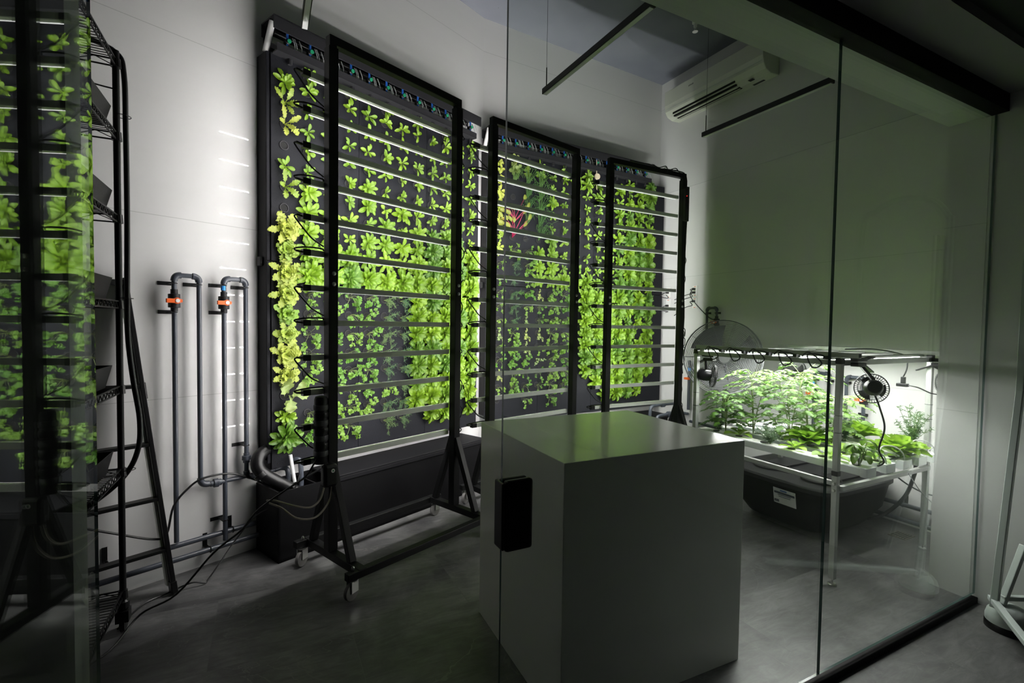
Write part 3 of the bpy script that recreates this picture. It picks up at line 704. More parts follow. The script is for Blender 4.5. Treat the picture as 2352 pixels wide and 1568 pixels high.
# ------------------------------------------------------------------ wall pipes
def clamp(m, P, off, along=(1, 0, 0), up=False):
    """saddle strap: a small plate on the wall reaching forward round the pipe"""
    x, z = P
    if up: m.box(x - .012, x + .012, -.004, 0, z - .005, z + .075); m.box(x - .012, x + .012, -off - .018, 0, z - .004, z + .0)
    else: m.box(x - .062, x + .012, -.004, 0, z - .011, z + .011); m.box(x - .02, x + .012, -off - .016, 0, z - .003, z + .001)
def elbow(m, a, c, b, r=.0185, n=8):
    m.tube(spline([a, (Vector(a) + Vector(c) * 3) / 4, c, (Vector(b) + Vector(c) * 3) / 4, b], 3) if False else [Vector(a).lerp(c, t) .lerp(Vector(c).lerp(b, t), t) for t in [i / 7 for i in range(8)]], r, 12)
def pipe_loop(parent_ang, u1, u2, zt, z1, z2, off, label, origin=COR, tape=False, valve_first=True, tail=None, zv=1.61, sub_union=None, cl=((1.71, 1.546), (1.71,))):
    t = empty('pipe_loop', (origin[0], origin[1], 0), parent_ang, label, 'pipe', 'grey pipe loops fixed to the walls')
    y = -off; r = .0133; e = .034
    m = MB().tube([(u1, y, z1), (u1, y, zt - e)], r, 12).tube([(u1 + e, y, zt), (u2 - e, y, zt)], r, 12).tube([(u2, y, zt - e), (u2, y, z2 + .03)], r, 12)
    if tail: m.tube([(u2 + .03, y, z2 - .004), (tail, y, z2 - .004)], r, 12)
    m.build('pipe', M['pvc'], t, smooth=True)
    for a, c, b in (((u1, y, zt - e), (u1, y, zt), (u1 + e, y, zt)), ((u2 - e, y, zt), (u2, y, zt), (u2, y, zt - e))):
        m = MB(); elbow(m, a, c, b); m.build('elbow', M['pvc'], t, smooth=True)
    m = MB(); elbow(m, (u2, y, z2 + .045), (u2, y, z2), (u2 + .045, y, z2)); m.build('elbow', M['pvc'], t, smooth=True)
    uv = u1 if valve_first else u2
    v = MB().lathe([(.018, 0), (.018, .02), (.030, .022), (.030, .047), (.022, .05), (.022, .070), (.030, .073), (.030, .098), (.018, .10), (.018, .125)], (uv, y, zv - .06), n=16)
    vo = v.build('ball_valve', M['gutter'], t, smooth=True)
    MB().box(uv - .050, uv + .012, y - .046, y - .030, zv - .013, zv + .011).lathe([(.018, 0), (.018, .018)], (uv + .003, y - .028, zv), (0, -1, 0), 12).box(uv + .012, uv + .030, y - .042, y - .032, zv - .009, zv + .009).build('orange_handle', M['orange'], vo, bevel=.003)
    MB().lathe([(.011, 0), (.011, .002)], (uv + .004, y - .047, zv), (0, -1, 0), 12).build('white_cap', M['white_plastic'], vo)
    if tape: MB().lathe([(.0142, 0), (.0142, .03)], (uv - .002, y, zv + .075), n=10).build('blue_tape', M['blue_tape'], t)
    for uu, zz in ((u1, cl[0]), (u2, cl[1])):
        for z in zz:
            m = MB(); clamp(m, (uu, z), off); m.ring((uu, y, z), .0155, .0022, (0, 0, 1), 12, 5); m.build('pipe_clamp', M['black_metal'], t)
    if sub_union:
        ax, P = sub_union
        MB().lathe([(.017, 0), (.017, .015), (.026, .018), (.027, .042), (.020, .046), (.020, .06)], P, ax, 14).build('union', M['pvc'], t, smooth=True)
    return t
l1 = pipe_loop(ANG_A, -2.637, -2.512, 1.757, .215, .515, .065, 'grey pipe loop with orange valve on the white wall, nearer the ladder', tail=-2.07, sub_union=((1, 0, 0), (-2.46, -.065, .511)))
l2 = pipe_loop(ANG_A, -2.378, -2.252, 1.757, .14, .50, .065, 'grey pipe loop with blue tape over its orange valve, nearer the planted panel', tape=True, sub_union=((0, 0, -1), (-2.252, -.065, .66)), cl=((1.715, 1.549, .268), (1.71, .711)))
def wall_pipe(pts, r, label, ang=ANG_A, clamps=(), origin=COR, off=.05, mat='pvc'):
    t = empty('wall_pipe', (origin[0], origin[1], 0), ang, label, 'pipe', 'long grey pipes low on the walls')
    MB().tube(pts, r, 12).build('pipe', M[mat], t, smooth=True)
    for u, z in clamps:
        m = MB(); clamp(m, (u, z), off, up=True); m.ring((u, -off, z), r + .003, .003, (1, 0, 0), 14, 5); m.build('pipe_clamp', M['black_metal'], t)
    return t
wall_pipe([(-5.2, -.05, .205), (-2.19, -.05, .185)], .0155, 'upper of two grey pipes running low along the long white wall', clamps=((-2.95, .20), (-2.33, .187)))
wall_pipe([(-5.2, -.085, .135), (-2.19, -.085, .118)], .0155, 'lower of two grey pipes running low along the long white wall', clamps=((-2.47, .12),), off=.085)
# drain bend and pipes feeding the open end of the trough
t = empty('drain_pipe', (COR.x, COR.y, 0), ANG_A, 'shiny black drain bend dropping into the open end of the trough', 'drain pipe')
pts = [(-2.10, -.09, .66), (-2.16, -.10, .655), (-2.205, -.12, .62), (-2.21, -.14, .565), (-2.17, -.17, .51), (-2.08, -.2, .44), (-1.99, -.22, .37)]
MB().tube(spline(pts, 4), .040, 16).build('bend', M['black_plastic'], t, smooth=True)
MB().lathe([(.045, 0), (.045, .03)], (-2.205, -.15, .535), (.5, -.4, -.75), 16).build('collar', M['black_plastic'], t, smooth=True)
t = empty('feed_hose', (COR.x, COR.y, 0), ANG_A, 'short braided hose and grey elbow standing in the open trough', 'hose')
MB().tube([(-2.02, -.17, .62), (-2.0, -.2, .40)], .012, 10).build('braided_hose', M['clear_tube'], t, smooth=True)
m = MB(); m.tube(spline([(-1.99, -.12, .56), (-1.965, -.15, .575), (-1.95, -.17, .55), (-1.95, -.18, .40)], 4), .016, 12); m.build('grey_elbow', M['pvc'], t, smooth=True)
m = MB(); m.tube(spline([(-2.075, -.065, .511), (-2.03, -.065, .515), (-2.0, -.09, .50), (-2.0, -.10, .42)], 4), .017, 12); m.build('inlet_elbow', M['pvc'], t, smooth=True)
t = empty('looping_cable', (COR.x, COR.y, 0), ANG_A, 'black cable looping across the white wall from the shelf to the trough', 'cable')
MB().tube(spline([(-3.25, -.30, .60), (-2.95, -.25, .42), (-2.78, -.2, .32), (-2.70, -.12, .30), (-2.66, -.10, .44), (-2.58, -.08, .52), (-2.50, -.08, .56), (-2.36, -.08, .555), (-2.24, -.09, .50), (-2.12, -.14, .43), (-2.02, -.22, .44), (-1.93, -.29, .50), (-1.85, -.36, .56)], 6), .006, 7).build('cable', M['black_plastic'], t, smooth=True)
t = empty('floor_cable', (COR.x, COR.y, 0), ANG_A, 'thin black cord crossing the low wall pipes down to the floor', 'cable')
MB().tube(spline([(-2.02, -.30, .52), (-2.10, -.30, .38), (-2.22, -.14, .27), (-2.34, -.14, .16), (-2.45, -.2, .08), (-2.53, -.24, .02), (-2.56, -.26, .012), (-2.62, -.24, .03), (-2.74, -.22, .008), (-2.85, -.25, .008), (-2.98, -.4, .008)], 6), .0045, 6).build('cord', M['black_plastic'], t, smooth=True)

# pipes beyond, on the right wall (room axes; local x runs along the wall towards the viewer)
RW = (XC, 0)
def rw_loop(ya, yb, zt, z1, z2, label, **k): return pipe_loop(R(-90), -ya, -yb, zt, z1, z2, .05, label, origin=RW, **k)
rw_loop(3.80, 3.67, 1.715, .9, 1.0, 'grey pipe loop high on the right wall behind the big fan', valve_first=False, zv=1.56, cl=((1.66,), (1.66,)))
rw_loop(2.60, 2.475, 1.115, .10, .45, 'grey pipe loop with blue tape and orange valve behind the tomato plants', zv=.93, tape=True, cl=((1.05,), (1.05,)))
rw_loop(2.335, 2.20, 1.105, .45, .10, 'grey pipe loop with orange valve behind the black clip fan', valve_first=False, zv=.93, cl=((1.05,), (.80,)))
wall_pipe([(-4.1, -.05, .17), (-1.40, -.05, .165)], .0165, 'upper of two grey pipes low on the right wall below the growing table', ang=R(-90), origin=RW, clamps=((-1.90, .167), (-2.2, .167)))
wall_pipe([(-4.1, -.085, .065), (-1.40, -.085, .06)], .0165, 'lower of two grey pipes low on the right wall below the growing table', ang=R(-90), origin=RW, clamps=(), off=.085)
# small pipework right of the second trough
t = empty('pipe_manifold', (0, 0, 0), 0, 'grey elbows and unions at the right end of the rear trough', 'pipe')
def wp(x, y, z): return (x, y, z)
for dz, dy in ((0, 0), (-.10, -.10)):
    m = MB().tube(spline([(3.92, 4.20 + dy, .30), (3.93, 4.20 + dy, .52 + dz), (3.95, 4.2 + dy, .58 + dz), (4.02, 4.2 + dy, .595 + dz), (4.12, 4.20 + dy, .60 + dz), (4.34, 4.2 + dy, .60 + dz)], 4), .019, 12)
    mo = m.build('pipe', M['pvc'], t, smooth=True)
    MB().lathe([(.022, 0), (.034, .004), (.034, .04), (.022, .045)], (4.10, 4.2 + dy, .60 + dz), (1, 0, 0), 14).build('union', M['pvc'], mo, smooth=True)
t = empty('corner_pipe', (0, 0, 0), 0, 'vertical grey pipe beside the third light rack with a blue tape mark', 'pipe')
m = MB().tube([(4.35, 4.03, .55), (4.35, 4.03, 1.12)], .0165, 12).tube([(4.35, 4.03, .50), (4.35, 4.12, .50), (4.35, 4.2, .5)], .0165, 12).tube([(4.35, 4.0, .42), (4.35, 3.58, .42)], .0165, 12).tube([(4.35, 3.55, .42), (4.35, 3.55, 1.2)], .0165, 12)
m.build('pipe', M['pvc'], t, smooth=True)
MB().lathe([(.0175, 0), (.0175, .035)], (4.35, 4.03, 1.0), n=10).build('blue_tape', M['blue_tape'], t)
MB().box(4.30, 4.33, 4.00, 4.06, .90, .925).build('orange_handle', M['orange'], t)

# ------------------------------------------------------------------ outlets with plugs
for i, (y, z, plugs, lab) in enumerate([(4.43, 1.92, (.0,), 'white duplex outlet by the corner, upper one left of the rack post'), (4.43, 1.78, (-.02,), 'white duplex outlet by the corner, lower one left of the rack post'),
                                        (4.02, 1.92, (.02, -.02), 'white duplex outlet right of the rack post with two black plugs'), (4.02, 1.78, (.02,), 'white duplex outlet right of the rack post with one black plug')]):
    t = empty('wall_outlet', (XC, y, z), 0, lab, 'outlet', 'white outlets on the right wall')
    MB().box(-.006, 0, -.036, .036, -.060, .060).build('cover_plate', M['white_plastic'], t, bevel=.002)
    MB().box(-.008, -.006, -.018, .018, -.036, .036).build('socket', M['white_plastic'], t, bevel=.001)
    m = MB()
    for k in (-.05, .048): m.box(-.0068, -.006, -.014, .014, k - .003, k + .003)
    m.build('orange_marking', M['orange'], t)
    for dz in plugs:
        pz = dz
        p = empty('power_plug', (XC - .008, y, z + pz), 0, 'black plug in the %s' % lab.replace('white duplex ', ''), 'plug', 'black plugs in the wall outlets')
        MB().box(-.034, 0, -.013, .013, -.012, .012).build('plug_body', M['black_plastic'], p, bevel=.004)
        e = [(-.034, 0, 0), (-.06, .01, -.01), (-.09, .04 if y > 4.2 else -.05, -.05), (-.12, -.12 if y > 4.2 else .02, -.075), (-.25, -.22 if y > 4.2 else .06, -.05 - .04 * i)]
        MB().tube(spline(e, 5), .0045, 6).build('cord', M['black_plastic'], p, smooth=True)
t = empty('hanging_cord', (0, 0, 0), 0, 'black cord sagging from the wall outlets towards the pipe loop', 'cord')
MB().tube(spline([(4.36, 4.03, 1.93), (4.3, 4.00, 1.86), (4.3, 3.9, 1.75), (4.32, 3.76, 1.62), (4.32, 3.68, 1.585)], 6), .005, 6).build('cord', M['black_plastic'], t, smooth=True)

# ------------------------------------------------------------------ white plinth
t = MB().box(0, .94, 0, .815, 0, 1.0).build('plinth', M['plinth'], bevel=.0025, loc=(.965, 1.462, 0), rot=(0, 0, R(-1.6)))
tag(t, 'large glossy white plinth standing on the slate floor behind the glass', 'plinth')

# ------------------------------------------------------------------ wire shelving with trays
SX1, SY1, SX0, SY0 = -.615, 2.87, -1.075, 1.64
t = empty('wire_shelf_unit', (SX0, SY0, 0), 0, 'tall black wire shelving unit on casters beside the ladder', 'shelving unit')
Wd, Ln = SX1 - SX0, SY1 - SY0
for x in (0, Wd):
    for y in (0, Ln):
        m = MB().tube([(x, y, .14), (x, y, 2.74)], .0135, 14)
        for k in range(50): m.lathe([(.0140, 0), (.0140, .002)], (x, y, .28 + k * .05), n=14)
        p = m.build('post', M['black_metal'], t, smooth=True)
        c = MB().lathe([(.016, .105), (.026, .12), (.026, .15), (.014, .16)], (x, y, 0), n=14).box(x - .026, x + .026, y - .028, y + .028, .055, .108)
        co = c.build('caster', M['black_plastic'], t)
        MB().lathe([(.03, 0), (.044, .003), (.044, .022), (.03, .025)], (x - .0125, y + .01, .046), (1, 0, 0), 20).build('wheel', M['black_plastic'], co, smooth=True)
SHZ = [.20, .79, 1.185, 1.585, 1.985, 2.365, 2.70]
for z in SHZ:
    s = MB()
    for x in (0, Wd):
        s.bar((x, 0, z), (x, Ln, z), .006).bar((x, 0, z - .032), (x, Ln, z - .032), .006)
        n = 24
        for k in range(n):
            y0 = Ln * k / n; y1 = Ln * (k + .5) / n; y2 = Ln * (k + 1) / n
            s.bar((x, y0, z), (x, y1, z - .032), .0035).bar((x, y1, z - .032), (x, y2, z), .0035)
    for y in (0, Ln):
        s.bar((0, y, z), (Wd, y, z), .006).bar((0, y, z - .032), (Wd, y, z - .032), .006)
        for k in range(6): s.bar((Wd * k / 6, y, z - (0 if k % 2 else .032)), (Wd * (k + 1) / 6, y, z - (.032 if k % 2 else 0)), .0035)
    for x in (Wd * .33, Wd * .66): s.bar((x, 0, z - .008), (x, Ln, z - .008), .005)
    so = s.build('shelf_frame', M['black_metal'], t)
    g = MB()
    for k in range(1, 49): g.bar((0, Ln * k / 49, z), (Wd, Ln * k / 49, z), .0032)
    g.build('wire_deck', M['black_metal'], so)
    for x in (0, Wd):
        for y in (0, Ln): MB().lathe([(.021, 0), (.018, .04)], (x, y, z - .036), n=12).build('corner_sleeve', M['black_plastic'], so)
def tray(x, y, z, lx, ly, label, hh=.065):
    """tapered black seed tray, open at the top"""
    t = empty('seed_tray', (x, y, z), 0, label, 'seed tray', 'black seed trays on the wire shelves')
    a, b = .82, 1.0; v = []; 
    for s, h in ((a, 0), (b, hh), (b - .03, hh), (a - .03, .004)):
        for i, j in ((-1, -1), (1, -1), (1, 1), (-1, 1)): v.append((i * (lx / 2 - (1 - s) * .12), j * (ly / 2 - (1 - s) * .12), h))
    f = [(3, 2, 1, 0), (12, 13, 14, 15)]
    for r_ in range(3):
        for k in range(4): f.append((r_ * 4 + k, r_ * 4 + (k + 1) % 4, (r_ + 1) * 4 + (k + 1) % 4, (r_ + 1) * 4 + k))
    MB().add(v, f).build('tub', M['gutter'], t)
    MB().box(-lx / 2 + .03, lx / 2 - .03, -ly / 2 + .03, ly / 2 - .03, .006, .022).build('compost', M['soil'], t, smooth=False)
    return t
for z, yy, n in ((2.368, 2.48, 'second'), (1.988, 2.48, 'third'), (1.588, 2.46, 'fourth'), (1.188, 2.44, 'fifth'), (.793, 2.44, 'sixth')):
    tray(SX0 + Wd / 2 + .01, yy, z + .002, Wd - .04, .70, 'open black seed tray on the %s wire shelf from the top' % n, hh=.10)
t = empty('seedling', (SX0 + Wd * .72, 2.42, .815), 0, 'green seedlings in the seed tray on the sixth wire shelf', 'seedlings')
r = random.Random(4); lf = MB(); st = MB()
for i in range(22):
    b = Vector((r.uniform(-.09, .10), r.uniform(-.18, .16), 0)); h_ = r.uniform(.06, .13); e = b + Vector((r.uniform(-.03, .03), r.uniform(-.03, .03), h_))
    st.tube([b, (b + e) / 2, e], .0015, 5)
    for k in range(4): leaf(lf, e - Vector((0, 0, .02 * (k // 2))), k * 1.6 + i, .7, .0, r.uniform(.035, .06), .016, nt=4, ns=2, pet=.1)
lf.build('leaves', M['green'], t, smooth='all'); st.build('stalk', M['stem'], t, smooth='all')
t = empty('black_hose', (0, 0, 0), 0, 'thick black hose hanging down the wire shelf post beside the ladder', 'hose')
hp = [(-.98, 2.70, 2.77), (-.74, 2.84, 2.765), (-.62, 2.90, 2.745), (-.592, 2.905, 2.65), (-.588, 2.905, 2.4), (-.586, 2.90, 2.0), (-.590, 2.90, 1.6), (-.588, 2.90, 1.4), (-.570, 2.90, 1.2), (-.548, 2.90, 1.02), (-.553, 2.895, .88), (-.60, 2.89, .76), (-.70, 2.86, .66), (-.88, 2.80, .55), (-1.1, 2.78, .47)]
MB().tube(spline(hp, 6), .0115, 10).build('hose', M['black_plastic'], t, smooth=True)
m = MB()
for z in (2.45, 1.60, .78): m.ring((-.593, 2.885, z), .030, .002, (0, 0, 1), 14, 5)
m.tube(spline([(-.61, 2.86, 2.56), (-.70, 2.86, 2.57), (-.78, 2.86, 2.60)], 4), .0035, 6)
m.build('cable_tie', M['black_plastic'], t)

# ------------------------------------------------------------------ ladder leaning on the wall
t = empty('step_ladder', (COR.x, COR.y, 0), ANG_A, 'black folded ladder leaning on the white wall beside the wire shelves', 'ladder')
def lp(s, f, d=0):   # s: 0 left rail, 1 right rail; f height fraction
    x0 = -3.24 + s * .54; x1 = -3.17 + s * .31
    return Vector((x0 + (x1 - x0) * f, -.225 + .175 * f - d, .02 + 1.70 * f))
for s in (0, 1):
    MB().bar(lp(s, 0), lp(s, 1), .022, .055, (0, 1, 0)).build('front_rail', M['black_plastic'], t, bevel=.003)
    a, b = lp(s, .012), lp(s, .995)
    MB().bar(a + Vector((-.012, .035, 0)), b + Vector((-.012, .03, 0)), .02, .035, (0, 1, 0)).build('rear_rail', M['bar_body'], t, bevel=.002)
    MB().bar(lp(s, -.008), lp(s, .03), .03, .062, (0, 1, 0)).build('rubber_foot', M['black_plastic'], t, bevel=.004)
for f in (.135, .30, .475, .66, .985):
    MB().bar(lp(0, f), lp(1, f), .05, .018 if f < .9 else .03, (0, 0, 1)).build('tread', M['black_metal'], t, bevel=.002)
a, b = lp(0, .66), lp(1, .66)
MB().bar(b + Vector((.0, -.01, .02)), b + Vector((.01, -.01, -.07)), .03, .03).build('hinge', M['black_plastic'], t, bevel=.004)

# ------------------------------------------------------------------ growing table
TX0, TX1, TY0, TY1 = 2.967, 4.02, 1.632, 2.675
t = tb = empty('growing_table', (0, 0, 0), 0, 'aluminium framed growing table with lights overhead along the right wall', 'growing table')
al = M['aluminium']
for x, y in ((TX0, TY0), (TX0, TY1), (TX1, TY0), (TX1, TY1)):
    p = MB().box(x - .0155, x + .0155, y - .0155, y + .0155, .035, 1.315).build('leg', al, t, bevel=.002)
    MB().lathe([(.022, 0), (.024, .003), (.020, .010), (.005, .012), (.005, .04)], (x, y, 0), n=12).build('levelling_foot', M['steel'], p, smooth=True)
    MB().box(x - .018, x + .018, y - .018, y + .018, 1.300, 1.335).build('corner_cap', M['black_plastic'], p, bevel=.003)
    MB().box(x - .018, x + .018, y - .018, y + .018, .645, .675).build('clamp_collar', M['black_plastic'], p, bevel=.003)
    MB().ring((x, y, .90), .021, .002, (0, 0, 1), 12, 5).ring((x, y, 1.0), .0215, .0 + .0015, (0, 0, 1), 12, 5).build('cable_tie', M['black_plastic'], p)
    for z in (.598, .560): MB().lathe([(.010, 0), (.010, .005), (.006, .008)], (x - .016, y, z), (-1, 0, 0), 10).build('bolt', M['steel'], p)
for x in (TX0, TX1):
    MB().box(x - .0125, x + .0125, TY0 + .018, TY1 - .018, 1.290, 1.320).build('top_rail', al, t, bevel=.002)
    MB().box(x - .0125, x + .0125, TY0 + .016, TY1 - .016, .585, .612).build('lower_rail', al, t, bevel=.002)
for y in (TY0, TY1):
    MB().box(TX0 + .018, TX1 - .018, y - .0125, y + .0125, 1.290, 1.320).build('top_rail', al, t, bevel=.002)
    q = -.020 if y == TY0 else .0
    MB().box(TX0 + .016, TX1 - .016, y - .0125 + q, y + .0125 + q, .560, .588).build('lower_rail', al, t, bevel=.002)
for x in (TX0 + .03, TX1 - .03):
    r_ = MB().box(x - .014, x + .014, TY0 - .09, TY1 + .03, 1.337, 1.365).build('light_rail', al, t, bevel=.002)
    MB().box(x - .010, x + .010, TY0 - .092, TY0 - .09, 1.341, 1.361).build('end_cap', M['black_plastic'], r_)
for k in range(6):
    y = TY0 + .06 + k * .184
    b = MB().box(TX0 - .02, TX1 + .01, y - .020, y + .020, 1.322, 1.337).build('light_bar', al, t, bevel=.002)
    MB().box(TX0 + .02, TX1 - .03, y - .010, y + .010, 1.3195, 1.3225).build('tube', M['led_table'], b)
    if k < 5:
        MB().tube(spline([(TX0 - .02, y, 1.33), (TX0 - .06, y + .02, 1.35), (TX0 - .05, y + .10, 1.345), (TX0 - .045, y + .07, 1.27), (TX0 - .04, y + .02, 1.30), (TX0 - .05, y + .09, 1.36), (TX0 - .02, y + .15, 1.335)], 5), .0045, 6).build('cable_loop', M['black_plastic'], b, smooth=True)
        MB().box(TX0 - .045, TX0 - .02, y - .012, y + .012, 1.325, 1.345).build('connector', M['black_plastic'], b)
CHX = [3.115, 3.325, 3.515, 3.70, 3.885]
for k, x in enumerate(CHX):
    c = empty('growing_channel', (x, 0, 0), 0, 'white growing channel on the table, %s' % ['the one nearest the glass', 'second from the glass', 'middle of the five', 'fourth from the glass', 'the one against the wall'][k], 'growing channel', 'white hydroponic channels')
    c.parent = None
    yA, yB = 1.525, 2.74
    MB().box(-.048, .048, yA, yB, .652, .698).build('channel', M['channel'], c, bevel=.004)
    MB().box(-.044, .044, yA, yB, .6975, .7005).build('top_lid', M['white_plastic'], c, bevel=.001)
    MB().box(-.050, .050, yA - .006, yA + .03, .648, .702).build('end_cap', M['channel'], c, bevel=.002)
    h = MB()
    for j in range(6): h.lathe([(.020, 0), (.024, .003), (.024, .006), (.018, .007)], (0, 1.60 + j * .2, .700), n=12)
    h.build('net_cup_rim', M['black_plastic'], c)
    MB().tube(spline([(-.01, yA + .05, .70), (.0, yA + .06, .755), (.04, yA + .06, .79), (.11, yA + .03, .785), (.165, yA + .01, .745), (.185, yA + .01, .70)] if k < 4 else [(-.01, yA + .05, .70), (.0, yA + .0, .755), (.03, yA - .03, .74), (.05, yA - .04, .60)], 5), .0035, 7).build('feed_tube', M['clear_tube'], c, smooth=True)
for y in (1.75, 2.55):
    MB().box(TX0 + .10, TX1, y - .012, y + .012, .612, .652).build('cross_support', al, tb, bevel=.002)
t = empty('reservoir_tote', (3.865, 2.345, 0), 0, 'big black reservoir tote with ribbed lid under the growing table', 'tote')
v = []; nn = 28
def sq(a, b, k, h):   # rounded rectangle outline
    for i in range(nn):
        th = 6.28318 * i / nn; c_, s_ = math.cos(th), math.sin(th); e = k
        v.append((a * math.copysign(abs(c_) ** e, c_), b * math.copysign(abs(s_) ** e, s_), h))
for a, b, k, h in ((.30, .27, .45, .0), (.36, .32, .42, .03), (.44, .40, .38, .16), (.475, .43, .36, .346)): sq(a, b, k, h)
f = [tuple(range(nn - 1, -1, -1))]
for q in range(3):
    for i in range(nn): f.append((q * nn + i, q * nn + (i + 1) % nn, (q + 1) * nn + (i + 1) % nn, (q + 1) * nn + i))
f.append(tuple(3 * nn + i for i in range(nn)))
MB().add(v, f).build('tub', M['tote'], t, smooth=True)
v = []
for a, b, k, h in ((.492, .447, .36, .345), (.492, .447, .36, .372), (.46, .415, .36, .380), (.44, .395, .36, .370)): sq(a, b, k, h)
lid = MB().add(v, f).build('lid', M['gutter'], t, smooth=True)
m = MB()
for y in (-.2, .2): m.ring((-.15, y, .372), .13, .008, (0, 0, 1), 20, 6); m.box(-.10, .35, y - .09, y + .09, .367, .384)
m.build('lid_ridge', M['gutter'], lid)
lb = MB().box(-.002, 0, -.085, .085, -.058, .058).build('paper_label', M['paper'], t, loc=(-.474, -.13, .262), rot=(0, R(-9), 0))
m = MB()
m.box(-.0035, -.002, -.078, .078, .018, .034); m.box(-.0035, -.002, -.05, .05, .008, .013); m.box(-.0035, -.002, -.045, .045, -.004, .0)
for k in range(9): m.box(-.0035, -.002, .045 + k * .004, .047 + k * .004, -.048, -.028)
m.build('printed_text', M['ink'], lb)
MB().box(-.0035, -.002, -.02, .03, .040, .050).build('blue_mark', M['blue_fit'], lb)
t = empty('coiled_hose', (0, 0, 0), 0, 'black hose coiled from the tote up to the table', 'hose')
MB().tube(spline([(3.95, 1.60, .66), (4.1, 1.72, .58), (4.22, 1.78, .45), (4.28, 1.86, .25), (4.2, 1.95, .10), (4.1, 2.02, .06), (4.18, 2.05, .14), (4.22, 1.95, .4), (4.1, 1.85, .55), (3.9, 1.8, .62)], 7), .013, 9).build('hose', M['black_plastic'], t, smooth=True)
t = empty('low_cable', (0, 0, 0), 0, 'thin black cable sagging low along the right wall below the table', 'cable')
MB().tube(spline([(4.2, 1.98, .48), (4.3, 1.85, .34), (4.34, 1.7, .30), (4.34, 1.55, .38), (4.34, 1.40, .55)], 6), .0055, 7).build('cable', M['black_plastic'], t, smooth=True)
t = empty('white_air_line', (0, 0, 0), 0, 'thin pale air line drooping below the table beside the wall', 'tube')
MB().tube(spline([(3.6, 1.55, .6), (3.9, 1.6, .42), (4.15, 1.6, .28), (4.3, 1.5, .22), (4.34, 1.42, .22)], 6), .003, 6).build('tube', M['clear_tube'], t, smooth=True)
t = empty('floor_register', (4.14, 1.81, 0), R(0), 'slotted metal register set in the floor below the right wall', 'floor vent')
m = MB().box(-.07, .07, -.055, .055, 0, .004); m.build('plate', M['register'], t)
m = MB()
for i in range(6):
    for j in range(2): m.box(-.055 + j * .058, -.005 + j * .058, -.045 + i * .016, -.037 + i * .016, .004, .005)
m.build('slot', M['black_hole'], t)

# ------------------------------------------------------------------ fans
def fan_cage(m, c, ax, R_, n_rings, n_spokes, depth, rw):
    z = Vector(ax).normalized(); c = Vector(c)
    for k in range(n_rings):
        f = (k + 1) / n_rings; h = depth * math.sqrt(max(0, 1 - (f * .92) ** 2))
        m.ring(c + z * h, R_ * f, rw, z, 36, 4); m.ring(c - z * h * .7, R_ * f, rw, z, 36, 4)
    x = z.orthogonal().normalized(); y = z.cross(x)
    for k in range(n_spokes):
        a = 6.2832 * k / n_spokes; d = x * math.cos(a) + y * math.sin(a)
        for s in (1, -.7):
            m.tube([c + d * R_ * f + z * s * depth * math.sqrt(max(0, 1 - (f * .92) ** 2)) for f in (.15, .4, .65, .85, 1)], rw, 4, caps=False)
def fan_blades(m, c, ax, R_, nb, chord=.8, pitch=.35):
    z = Vector(ax).normalized(); x = z.orthogonal().normalized(); y = z.cross(x); c = Vector(c)
    for k in range(nb):
        a = 6.2832 * k / nb + .5; vs = []
        for i in range(6):
            r_ = R_ * (.2 + .72 * i / 5)
            for j in range(5):
                b = a + (j / 4 - .5) * chord * (.8 + .3 * i / 5); d = x * math.cos(b) + y * math.sin(b)
                vs.append(c + d * r_ + z * (j / 4 - .5) * pitch * r_ * .6)
        m.add(vs, [(i * 5 + j, i * 5 + j + 1, (i + 1) * 5 + j + 1, (i + 1) * 5 + j) for i in range(5) for j in range(4)])
FC = Vector((3.60, 2.96, 1.238)); fa = (Vector((0, 0, 1.3)) - FC); fa.z = 0; fa = fa.normalized()
fa = Matrix.Rotation(R(8), 3, 'Z') @ fa
t = empty('pedestal_fan', (FC.x, FC.y, 0), 0, 'large grey industrial pedestal fan behind the growing table', 'fan')
c0 = Vector((0, 0, FC.z))
m = MB(); fan_cage(m, c0, fa, .325, 24, 10, .075, .0017); m.ring(c0, .328, .006, fa, 40, 6)
m.build('wire_guard', M['fan_grey'], t, smooth='all')
m = MB(); fan_blades(m, c0, fa, .31, 3, 1.25); m.build('blade_set', M['fan_blade'], t, smooth='all')
MB().lathe([(.04, .02), (.05, .0), (.05, -.05), (.075, -.07), (.075, -.20), (.06, -.22)], c0, fa, 20).build('motor', M['fan_grey'], t, smooth=True)
MB().lathe([(.045, 0), (.045, .006)], c0 + fa * .078, fa, 20).build('hub_cap', M['fan_blade'], t)
back = c0 - fa * .15
MB().tube([back + Vector((0, 0, -.07)), (back.x, back.y, .05)], .024, 14).build('pole', M['fan_grey'], t, smooth=True)
MB().lathe([(.22, 0), (.22, .02), (.05, .05), (.03, .09)], (back.x, back.y, 0), n=28).build('base', M['fan_grey'], t, smooth=True)
MB().tube(spline([back + Vector((0, 0, -.05)), back + Vector((.03, -.06, -.15)), back + Vector((.0, -.09, -.4)), back + Vector((0, -.05, -1.1))], 6), .006, 6).build('cord', M['black_plastic'], t, smooth=True)
